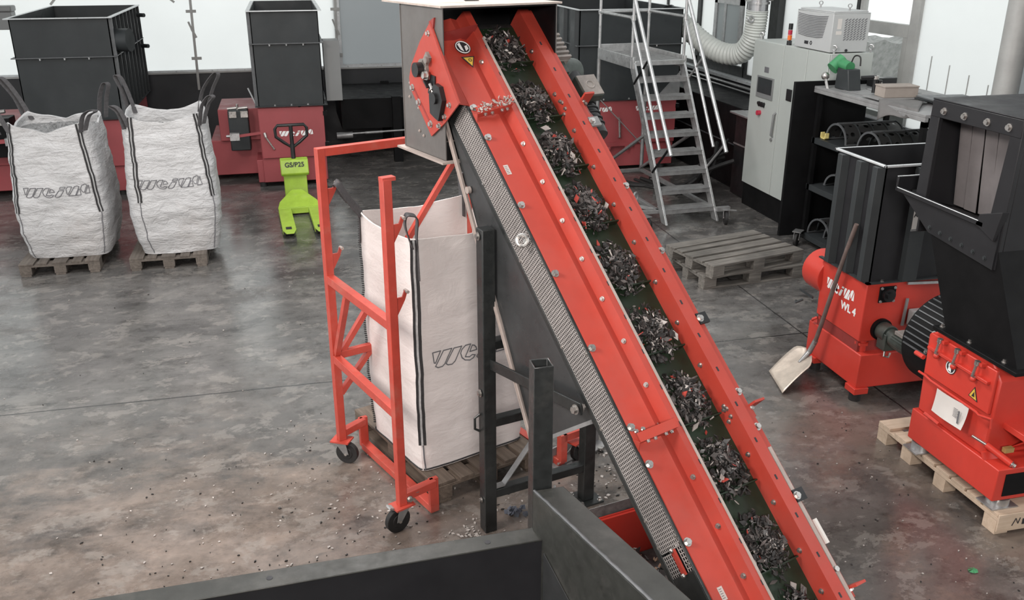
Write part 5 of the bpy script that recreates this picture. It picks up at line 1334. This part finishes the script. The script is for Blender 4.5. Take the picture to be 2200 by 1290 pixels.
# things on the worktop (z 1.83)
ZT = 1.832
t = thing('bench_grinder', 'green and grey bench tool with a steel crank on the rack top', 'bench tool', (5.80, 8.90, ZT))
mb = MB(); mb.prism([(0, -.16, 0), (0, .12, 0), (0, .10, .22), (0, -.10, .22)], (.15, 0, 0)); mb.build('housing', 'steel_dark', t, bev=.01)
mb = MB(); mb.cyl((-.02, .17, .20), (.10, .17, .30), .07, 16); mb.cyl((.05, -.06, .24), (.05, .1, .26), .055, 16); mb.build('motor_cover', 'green_tool', t)
mb = MB(); mb.tube(spline([(-.03, .22, .12), (-.08, .18, .10), (-.09, .10, .0), (-.06, .06, -.06)], 5), .016, 8); mb.ball((-.08, .19, .12), .045, 10); mb.build('crank', 'chrome', t)
mb = MB(); mb.tube(spline([(.06, -.05, .28), (.06, -.10, .36), (.06, -.20, .36), (.06, -.22, .27)], 5), .008, 6); mb.build('cable', 'rubber', t)
o = MB(); o.bx(0, .30, 0, .12, 0, .09); o = o.build('tool_case', 'black_plastic', bev=.006); o.location = (6.25, 8.98, ZT); tag(o, 'flat black tool case behind the green bench tool on the rack top', 'case')
for (x, y, sx_, sy_, rz, dz, lab) in ((5.80, 8.40, .62, .42, .10, 0, 'grey cardboard sheet on the rack top left of the box'), (6.0, 8.50, .46, .34, -.2, .006, 'upper grey cardboard sheet lying askew on the rack top'), (5.70, 8.06, .75, .30, -.03, .013, 'long grey cardboard strip at the front edge of the rack top')):
    mb = MB(); mb.bx(0, sx_, 0, sy_, 0, .005); o = mb.build('cardboard_sheet', 'plate_grey'); o.location = (x, y, ZT + dz); o.rotation_euler = (0, 0, rz); tag(o, lab, 'sheet', 'cardboard sheets on the rack top')
t = thing('cardboard_box', 'small brown-grey cardboard box on the rack top', 'box', (5.82, 8.15, ZT + .019), -.12)
mb = MB(); mb.bx(0, .36, 0, .20, 0, .10); mb.build('box_body', 'card', t, bev=.004)
mb = MB(); mb.bx(-.005, .365, -.005, .205, .10, .115); mb.build('box_lid', 'card', t, bev=.003)
t = thing('hand_grinder', 'black hand tool with a steel head standing behind the cardboard box', 'hand tool', (5.93, 8.48, ZT + .02))
mb = MB(); mb.cyl((0, 0, 0), (0, 0, .14), .028, 12); mb.cyl((.05, 0, .0), (.05, 0, .13), .025, 12); mb.cyl((-.14, .05, .15), (.0, .0, .16), .022, 12); mb.build('tool_body', 'black_plastic', t)
mb = MB(); mb.cyl((0, 0, .14), (0, 0, .175), .03, 12); mb.cyl((.055, -.027, .03), (.055, -.027, .11), .008, 8); mb.build('steel_head', 'chrome', t)
mb = MB(); G = {}
for i in range(15):
    for j in range(11):
        u, v = i / 14, j / 10
        A, B, D, E_ = V((5.73, 8.10, 1.853)), V((6.15, 7.95, 1.853)), V((5.585, 7.88, 1.69)), V((5.70, 7.44, 1.82))
        p = (A * (1 - u) + B * u) * (1 - v) + (D * (1 - u) + E_ * u) * v
        x, y, z = p.x, p.y, max(p.z + .07 * math.sin(v * PI) * (1 - u * .6) + .03 * math.sin(u * 6) * v * v, 1.852 if p.x > 5.70 and p.y > 7.3 else 1.6)
        G[i, j] = mb.vert((x, y, z))
for i in range(14):
    for j in range(10): mb.face([G[i, j], G[i + 1, j], G[i + 1, j + 1], G[i, j + 1]])
o = mb.build('rubber_mat', 'rubber_sheet'); s_ = o.modifiers.new('thick', 'SOLIDIFY'); s_.thickness = .006
tag(o, 'grey rubber mat drooping over the near edge of the rack top', 'mat')
for k in range(4):
    mb = MB(); mb.bx(0, .50, 0, .30, 0, .014); o = mb.build('steel_sheet', 'rib' if k % 2 else 'steel_dark', bev=.002); o.location = (6.12 - .03 * k, 7.62 + .02 * k, ZT + .0005 + .0165 * k); o.rotation_euler = (0, 0, .1 * (k % 3 - 1)); tag(o, ('lowest', 'second lowest', 'third', 'topmost')[k] + ' of the thin steel sheets piled on the rack top by the cardboard box', 'steel sheet', 'steel sheets on the rack top')

# ------------------------------------------------------------------ red shredder with black hopper, right of the shovel
s4 = thing('shredder', 'bright red shredder with a plain black open hopper and the shovel leaning on it', 'shredder', (4.03, 5.50, 0))
BW, BD = 1.25, .60
mb = MB(); mb.bx(-.01, BW, -.05, .68, .12, .40); mb.build('plinth', 'red_side', s4, bev=.008)
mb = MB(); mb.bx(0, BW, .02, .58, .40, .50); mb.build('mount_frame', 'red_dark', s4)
mb = MB(); mb.bx(-.008, BW, 0, BD, .49, .965); mb.build('body', 'red_side', s4, bev=.008)
for x, y in ((.02, .02), (.02, .60), (1.1, .02), (1.1, .6)):
    mb = MB(); mb.bx(x - .05, x + .07, y - .09, y + .04, .075, .125); mb.cyl((x, y - .02, .125), (x, y - .02, .14), .018, 6); o = mb.build('foot_bracket', 'red_side', s4, bev=.003)
    mb = MB(); mb.cyl((x + .01, y - .02, 0), (x + .01, y - .02, .075), .045, 18); mb.build('rubber_foot', 'rubber', o)
for x, y in ((.05, .04), (.05, .55)):
    mb = MB(); mb.cyl((x, y, .40), (x, y, .49), .035, 14); mb.cyl((x, y, .455), (x, y, .475), .055, 6); mb.build('rubber_mount', 'red_side', s4)
hz0, hz1 = .975, 1.85
mb = MB()
for a in ((0, BW, 0, .012), (0, BW, BD - .012, BD), (0, .012, 0, BD), (BW - .012, BW, 0, BD)): mb.bx(*a, hz0, hz1)
hp4 = mb.build('hopper', 'steel_fg', s4)
mb = MB()
for a in ((-.02, BW, -.02, .0), (-.02, BW, BD, BD + .02), (-.02, 0, -.02, BD + .02)): mb.bx(*a, hz1 - .015, hz1 + .002)
mb.build('rim', 'rim_light', hp4, bev=.004)
mb = MB()
for y in (.0, .20, .44): mb.nx().prism([(0, y, hz0), (-.055, y + .02, hz0), (-.055, y + .075, hz0), (0, y + .095, hz0)], (0, 0, hz1 - .02 - hz0))
mb.nx().bx(.24, .36, -.054, 0, hz0, hz1 - .02)
mb.build('rib', 'steel_dark', hp4, bev=.002)
mb = MB(); mb.bx(-.03, BW, -.03, 0, hz0 - .012, hz0); mb.bx(-.03, 0, -.03, BD + .03, hz0 - .012, hz0); mb.build('foot_flange', 'steel_dark', hp4)
mb = MB()
for x in (.1, .35, .6): mb.bolt((x, -.015, hz0), (0, 0, 1), .010, .012)
mb.build('flange_bolt', 'chrome', hp4)
mb = MB(); mb.bx(.245, .335, -.056, -.054, 1.38, 1.60); o = mb.build('notice_sheet', 'paper', s4)
lettering('notice_lettering', 'ALU', .045, Matrix.Translation((.29, -.0565, 1.485)) @ Matrix.Rotation(PI / 2, 4, 'X'), 'ink', o, .001)
mb = MB(); mb.bx(.24, .34, -.057, -.0535, 1.365, 1.38); mb.nx().bx(.26, .32, -.057, -.0535, 1.595, 1.605); mb.build('tape', 'plate_grey', o)
lx = -.0095
logo_fill('logo_print', 'white', s4, lambda u, v: V((lx, .505 - u, .755 + v)), .085, .70)
lettering('model_lettering', 'WL 4', .085, Matrix(((0, 0, -1, lx), (-1, 0, 0, .185), (0, 1, 0, .69), (0, 0, 0, 1))), 'white', s4, .003)
mb = MB(); mb.bx(.10, .24, -.012, 0, .80, .93); o = mb.build('bearing_flange', 'steel_black', s4, bev=.01)
mb = MB(); mb.cyl((.17, -.012, .865), (.17, -.04, .865), .05, 24); mb.cyl((.17, -.04, .865), (.17, -.055, .865), .028, 20); mb.build('bearing_cap', 'black_plastic', o)
mb = MB()
for i in (-1, 1):
    for j in (-1, 1): mb.bolt((.17 + i * .055, -.012, .865 + j * .052), (0, -1, 0), .008, .008)
mb.build('bearing_bolt', 'galv', o)
mb = MB(); mb.cyl((.16, 0, .585), (.16, -.03, .585), .085, 28); o = mb.build('gearbox_flange', 'steel_black', s4)
mb = MB(); mb.cyl((.16, -.03, .585), (.16, -.13, .585), .070, 24); mb.bx(.10, .22, -.16, -.06, .47, .60); mb.cyl((.16, -.13, .585), (.16, -.20, .585), .052, 24); g = mb.build('gearbox', 'motor', o, bev=.004)
mb = MB(); mb.cyl((.16, -.18, .575), (.16, -.40, .575), .062, 24)
for k in range(20): a = k * PI / 10; mb.bx(.16 + math.cos(a) * .06 - .003, .16 + math.cos(a) * .06 + .003, -.36, -.21, .575 + math.sin(a) * .06 - .003, .575 + math.sin(a) * .06 + .008)
mb.build('motor', 'motor', o)
mb = MB(); mb.bx(.12, .20, -.32, -.22, .635, .665); mb.build('terminal_box', 'motor_top', o, bev=.004)
mb = MB(); mb.tube([(.11, -.16, .47), (.10, -.17, .44), (.13, -.18, .43), (.15, -.17, .46)], .008, 6); mb.build('lifting_eye', 'chrome', o)
mb = MB(); mb.bx(.375, .475, -.07, 0, .60, .73); mb.build('limit_switch', 'grey_ac', s4, bev=.01)
mb = MB(); mb.bar((.335, -.015, .60), (.345, -.015, .82), .02, .012); mb.build('cable_guide', 'plate_grey', s4)
mb = MB(); mb.bar((.32, -.015, .945), (.62, -.015, .93), .018, .02); mb.build('door_strip', 'galv', s4)
# end drum on the far corner
mb = MB(); mb.cyl((.12, .58, .80), (.12, .82, .80), .17, 28); mb.cyl((.12, .82, .80), (.12, .86, .80), .12, 28); o = mb.build('end_drum', 'red_side', s4, bev=.006)
mb = MB(); mb.bx(-.06, -.052, .60, .80, .62, .64); mb.tube([(-.08, .70, .58), (-.13, .72, .55), (-.08, .80, .53)], .01, 6); mb.build('drain_cock', 'steel_dark', o)
mb = MB(); mb.tube([(-.005, .58, .46), (-.03, .60, .44), (-.02, .62, .42)], .012, 6); mb.build('clip', 'red_side', s4)

# shovel
sh = thing('shovel', 'shovel with a worn aluminium blade on the floor, leaning against the red shredder', 'shovel', (3.70, 5.92, 0))
P0, P1, P2 = V((3.60, 5.895, .015)), V((3.895, 6.00, .235)), V((3.985, 5.68, 1.37))
tip = [V((3.645, 6.085, .012)), V((3.555, 5.70, .012))]
rt = V((3.70, 5.92, 0))
# blade as a dished grid between tip edge and socket
mb = MB(); G = {}; bl0, bl1 = tip; so = V((3.93, 5.985, .17))
w0_ = (bl0 - bl1) / 2
for i in range(13):
    for j in range(13):
        u = j / 12 * 2 - 1; f = i / 12
        c = (bl0 + bl1) / 2 * (1 - f) + so * f
        wid = 1.0 if f < .75 else 1.0 - ((f - .75) / .25) ** 2 * .62
        p = c + w0_ * u * wid
        p.z += .035 * (u * u) * math.sin(min(1, f * 1.3) * PI / 2) + .03 * f * (1 - f)
        G[i, j] = mb.vert(p - rt)
for i in range(12):
    for j in range(12): mb.face([G[i, j], G[i + 1, j], G[i + 1, j + 1], G[i, j + 1]])
b_o = mb.build('blade', 'shovel', sh); m_ = b_o.modifiers.new('thick', 'SOLIDIFY'); m_.thickness = .004
mb = MB(); mb.tube([so - V((.10, .03, .06)) - rt + V((0, 0, .02)), so - rt + V((.0, 0, .03)), V((3.95, 5.945, .32)) - rt], [.012, .022, .021], 10); mb.build('socket', 'alu_dull', sh)
mb = MB(); mb.tube(spline([V((3.945, 5.95, .29)) - rt, V((3.955, 5.90, .5)) - rt, V((3.97, 5.78, 1.0)) - rt, P2 - rt], 6), .017, 12); mb.build('handle', 'handle_wood', sh)

# ------------------------------------------------------------------ granulator on a fresh pallet, far right
np_ = thing('pallet', 'fresh pale pallet under the red granulator at the right edge', 'pallet', (3.87, 3.75, 0))
mb = MB()
for y in (0, .145, .29, .435, .58, .725, .87, 1.05): mb.bx(.0, 1.0, y + .003, y + .128, .122, .144)
mb.build('deck_boards', 'wood_new', np_, bev=.002)
for x in (0, .45, .9):
    mb = MB(); mb.bx(x, x + .10, 0, 1.18, .098, .1215); mb.build('stringer_board', 'wood_new', np_, bev=.002)
    for y in (0, .46, .80, 1.07):
        mb = MB(); mb.bx(x + .003, x + .097, y + .004, y + .11, 0, .0975); mb.build('block', 'wood_new', np_, bev=.002)
mb = MB(); mb.bx(.0, 1.0, -.012, .0, .025, .144); mb.build('end_board', 'wood_new', np_, bev=.002)
mb = MB(); mb.bx(.17, .30, -.014, -.012, .06, .10); mb.bar((.10, -.013, .06), (.12, -.013, .11), .006, .003); mb.bar((.12, -.013, .11), (.14, -.013, .07), .006, .003); mb.bar((.14, -.013, .07), (.15, -.013, .11), .006, .003); mb.build('stamp', 'ink', np_)

gr = thing('granulator', 'red granulator with a tall black feed hopper standing on a fresh pale pallet', 'granulator', (3.85, 3.80, .145))
def gz(z): return z - .145
mb = MB(); mb.bx(0, .9, 0, .80, gz(.205), gz(.42)); base = mb.build('base_frame', 'red_side', gr, bev=.006)
mb = MB(); mb.bx(.06, .88, -.004, .0, gz(.235), gz(.385)); mb.build('base_opening', 'steel_black', base)
for x, y in ((.10, .06), (.06, .72), (.8, .06)):
    mb = MB(); mb.bx(x - .09, x + .09, y - .07, y + .07, 0, .008); mb.cyl((x, y, .008), (x, y, .055), .065, 24); mb.build('levelling_foot', 'galv', gr)
# body with chamfered shoulder
mb = MB(); mb.prism([(.025, .16, gz(.42)), (.025, .78, gz(.42)), (.025, .80, gz(.96)), (.025, .70, gz(1.02)), (.025, .24, gz(1.02)), (.025, .15, gz(.92))], (.85, 0, 0)); body = mb.build('cutting_chamber', 'red_side', gr, bev=.012)
mb = MB(); mb.bx(.003, .026, .17, .76, gz(.70), gz(.985)); mb.build('front_flap', 'red_side', body, bev=.006)
mb = MB(); mb.bx(-.022, .004, .20, .74, gz(.885), gz(.905)); mb.build('flap_edge', 'red_side', body, bev=.003)
for y in (.63, .47, .295):
    mb = MB(); mb.tube([(.0, y, gz(.885)), (-.035, y + .012, gz(.895)), (-.03, y, gz(.985))], .009, 8); mb.cyl((-.03, y, gz(.975)), (-.03, y - .002, gz(1.0)), .017, 10); mb.cyl((-.036, y - .002, gz(.985)), (-.01, y - .002, gz(.985)), .012, 8); o = mb.build('swing_bolt', 'chrome', body)
    mb = MB(); mb.ball((-.02, y + .018, gz(.872)), .020, 10); mb.nx().bx(-.03, .004, y - .04, y + .01, gz(.975), gz(.995)); mb.build('bolt_lug', 'red_side', o)
mb = MB(); mb.tube([(-.0, .80, gz(.69)), (-.015, .72, gz(.70)), (-.015, .66, gz(.69)), (-.015, .24, gz(.685)), (-.012, .22, gz(.675)), (-.012, .12, gz(.70)), (-.01, .115, gz(.64))], .008, 8); mb.build('tube_loop', 'red_side', body)
mb = MB(); mb.tube([(-.015, .66, gz(.455)), (-.015, .52, gz(.45))], .012, 8); mb.nx().tube([(.0, .78, gz(.80)), (.0, .86, gz(.80))], .016, 8); mb.build('flap_hinge', 'red_side', body)
mb = MB(); G = {}
for i in range(7):
    for j in range(7):
        u, v = i / 6, j / 6; G[i, j] = mb.vert((-.022 - .014 * v * v * (1 + u) - .006 * math.sin(u * 4), .585 - u * .285, gz(.675 - v * .155 + .01 * u)))
for i in range(6):
    for j in range(6): mb.face([G[i, j], G[i + 1, j], G[i + 1, j + 1], G[i, j + 1]])
pp = mb.build('document_pouch', 'paper', gr)
mb = MB()
for k in range(7): mb.bx(-.0445 + .0, -.0435, .355 - .010 * (k % 2), .39, gz(.585 + k * .009), gz(.588 + k * .009))
mb.bx(-.0445, -.0435, .335, .348, gz(.555), gz(.64)); mb.build('print_line', 'grey_print', pp)
mb = MB(); mb.cyl((.002, .53, gz(.845)), (-.001, .53, gz(.845)), .045, 24); o = mb.build('safety_sticker', 'ink', body)
mb = MB(); mb.torus((-.002, .53, gz(.845)), (1, 0, 0), .038, .003, 24, 6); mb.ball((-.001, .535, gz(.855)), .018, 10, (.1, 1, 1)); mb.prism([(-.002, .52, gz(.815)), (-.002, .55, gz(.82)), (-.002, .545, gz(.85)), (-.002, .525, gz(.85))], (-.0006, 0, 0)); mb.build('sticker_print', 'white', o)
tr = [(.345, gz(.745)), (.265, gz(.735)), (.305, gz(.82))]
mb = MB(); mb.prism([(.001, y, z) for y, z in tr], (-.002, 0, 0)); o = mb.build('warning_sticker', 'ink', body)
mb = MB(); cy, cz = .305, gz(.767); mb.prism([(-.0015, cy + (y - cy) * .78, cz + (z - cz) * .78) for y, z in tr], (-.001, 0, 0)); s_ = mb.build('sticker_face', 'yellow', o)
mb = MB(); mb.prism([(-.003, .318, gz(.755)), (-.003, .292, gz(.755)), (-.003, .30, gz(.79))], (-.0006, 0, 0)); mb.build('sticker_symbol', 'ink', s_)
mb = MB(); mb.bx(.30, .75, -.10, .16, gz(.55), gz(.60)); mb.bx(.12, .3, -.02, .16, gz(.60), gz(.64)); mb.prism([(.2, .16, gz(.45)), (.6, .16, gz(.45)), (.6, -.03, gz(.60)), (.2, .0, gz(.60))], (0, 0, .012)); mb.bolt((.33, -.1, gz(.57)), (0, -1, 0), .015, .02); mb.build('chute', 'red_side', gr, bev=.004)
mb = MB(); mb.cyl((.03, .16, gz(.50)), (.10, .02, gz(.44)), .020, 14); mb.prism([(.0, .12, gz(.42)), (.12, .12, gz(.42)), (.12, .14, gz(.46)), (.0, .14, gz(.46))], (0, .02, 0)); o = mb.build('ram', 'red_side', gr)
mb = MB(); mb.cyl((-.02, .23, gz(.53)), (.03, .16, gz(.50)), .009, 10); mb.bolt((.10, .02, gz(.44)), (.5, -.8, -.3), .014, .02); mb.build('ram_rod', 'chrome', o)
mb = MB(); mb.bx(.10, .16, .08, .11, gz(.475), gz(.505)); mb.build('ram_tag', 'brass', o)
# ribbed guard drum behind
mb = MB(); mb.cyl((.44, .86, gz(.75)), (.44, 1.15, gz(.75)), .33, 48)
drum = mb.build('guard_drum', 'steel_black', gr)
mb = MB()
for k in range(16):
    a = math.radians(75 + k * 7); c, s_ = math.cos(a), math.sin(a); mb.nx().bar((.44 + c * .333, .88, gz(.75) + s_ * .333), (.44 + c * .333, 1.13, gz(.75) + s_ * .333), .008, .014, (c, 0, s_))
mb.build('drum_rib', 'rib', drum)
mb = MB()
for k in range(5):
    a = math.radians(80 + k * 24); mb.bolt((.44 + math.cos(a) * .332, .90, gz(.75) + math.sin(a) * .332), (math.cos(a), 0, math.sin(a)), .010, .008)
mb.build('drum_bolt', 'chrome', drum)
# feed hopper: throat, skirt, box with strip curtain
mb = MB(); mb.bx(-.01, .95, .02, .74, gz(1.02), gz(1.045)); hop = mb.build('hopper_base', 'steel_black', gr, bev=.004)
mb = MB()
for x, y in ((.03, .70), (.03, .45), (.03, .16)): mb.bolt((x, y, gz(1.045)), (0, 0, 1), .012, .014)
mb.build('base_bolt', 'chrome', hop)
mb = MB()
q0 = [(.03, .06), (.03, .67), (.95, .67), (.95, .06)]; q1 = [(-.0, .34), (0, .95), (.95, .95), (.95, .34)]
bq = [mb.vert((x, y, gz(1.045))) for x, y in q0]; tq = [mb.vert((x, y, gz(1.66))) for x, y in q1]
for k in range(4): mb.face([bq[k], bq[(k + 1) % 4], tq[(k + 1) % 4], tq[k]])
mb.build('throat', 'steel_black', hop)
mb = MB(); mb.prism([(-.012, 1.26, gz(1.80)), (-.012, .93, gz(1.605)), (-.012, .35, gz(1.55)), (-.012, .35, gz(1.80))], (.012, 0, 0)); skirt = mb.build('skirt_plate', 'steel_fg', hop)
mb = MB()
for k in range(6): mb.bolt((-.012, .42 + k * .10, gz(1.60 + k * .008)), (-1, 0, 0), .010, .008)
mb.build('skirt_bolt', 'steel_dark', skirt)
# tray lip
mb = MB(); mb.prism([(-.035, .46, gz(1.775)), (-.035, 1.27, gz(1.79)), (-.035, 1.27, gz(1.815)), (-.035, .46, gz(1.805))], (.03, 0, 0)); mb.bx(-.035, .20, 1.26, 1.28, gz(1.79), gz(1.885)); mb.prism([(-.035, .36, gz(1.72)), (-.035, .52, gz(1.78)), (-.035, .50, gz(1.845)), (-.035, .42, gz(1.87)), (-.035, .33, gz(1.90))], (.05, 0, 0)); lip = mb.build('tray_lip', 'steel_fg', hop, bev=.003)
mb = MB(); mb.tube([(-.036, .50, gz(1.806)), (-.036, 1.26, gz(1.816))], .003, 6); mb.build('worn_edge', 'rim_light', lip)
mb = MB(); mb.bar((-.035, 1.27, gz(1.887)), (.20, 1.27, gz(1.887)), .012, .004); mb.build('worn_edge', 'rim_light', lip)
mb = MB(); mb.prism([(.0, .375, gz(1.78)), (.95, .375, gz(1.54)), (.95, 1.255, gz(1.54)), (.0, 1.255, gz(1.78))], (0, 0, .008)); mb.build('tray', 'steel_black', hop)
# box
T0, T1 = gz(1.795), gz(2.41)
mb = MB()
mb.prism([(.0, 1.02, T0), (.0, 1.12, T0), (.0, 1.10, T1), (.0, 1.02, T1)], (.03, 0, 0))
mb.prism([(.0, .34, gz(1.55)), (.0, .46, gz(1.55)), (.0, .46, T0), (.0, .42, T1), (.0, .34, T1)], (.03, 0, 0))
mb.bx(-.003, .029, .343, 1.097, T1 - .10, T1 + .001)
mb.bx(.031, .95, 1.08, 1.10, gz(1.56), T1 - .002); mb.bx(.031, .95, .342, .37, gz(1.55), T1 - .002)
mb.bx(-.002, .95, .338, 1.102, T1 + .0015, T1 + .010)
boxo = mb.build('hopper_box', 'steel_fg', hop, bev=.004)
mb = MB()
for y in (.98, .80, .61, .44): mb.bolt((-.003, y, T1 - .055), (-1, 0, 0), .016, .014)
mb.build('box_bolt', 'chrome', boxo)
for k in range(6):
    y = .40 + k * .112
    mb = MB(); mb.prism([(.24 + .012 * (k % 2), y, gz(1.735)), (.24 + .012 * (k % 2), y + .104, gz(1.735)), (.19, y + .104, T1 - .06), (.19, y, T1 - .06)], (.004, 0, 0)); mb.build('curtain_strip', 'rubber_curtain', hop)
mb = MB(); mb.bx(.27, .95, .38, 1.07, gz(1.74), T1 - .03); mb.build('box_interior', 'steel_black', hop)
mb = MB(); mb.bx(.10, .9, .22, .30, gz(1.19), gz(1.25)); mb.build('stiffener', 'steel_fg', hop, bev=.004)
# green clamp at the right edge, on the hopper roof
t = thing('bar_clamp', 'green bar clamp lying on top of the granulator hopper, cut off by the right edge', 'clamp', (4.55, 4.66, 2.418))
mb = MB(); mb.bar((0, 0, .14), (.3, -.12, .02), .05, .04); mb.bar((.02, .02, .04), (.25, -.10, .0), .035, .03); mb.build('clamp_body', 'green_bright', t, bev=.004)
mb = MB(); mb.cyl((-.02, .0, .06), (.02, -.03, .06), .045, 16); mb.build('clamp_wheel', 'black_plastic', t)
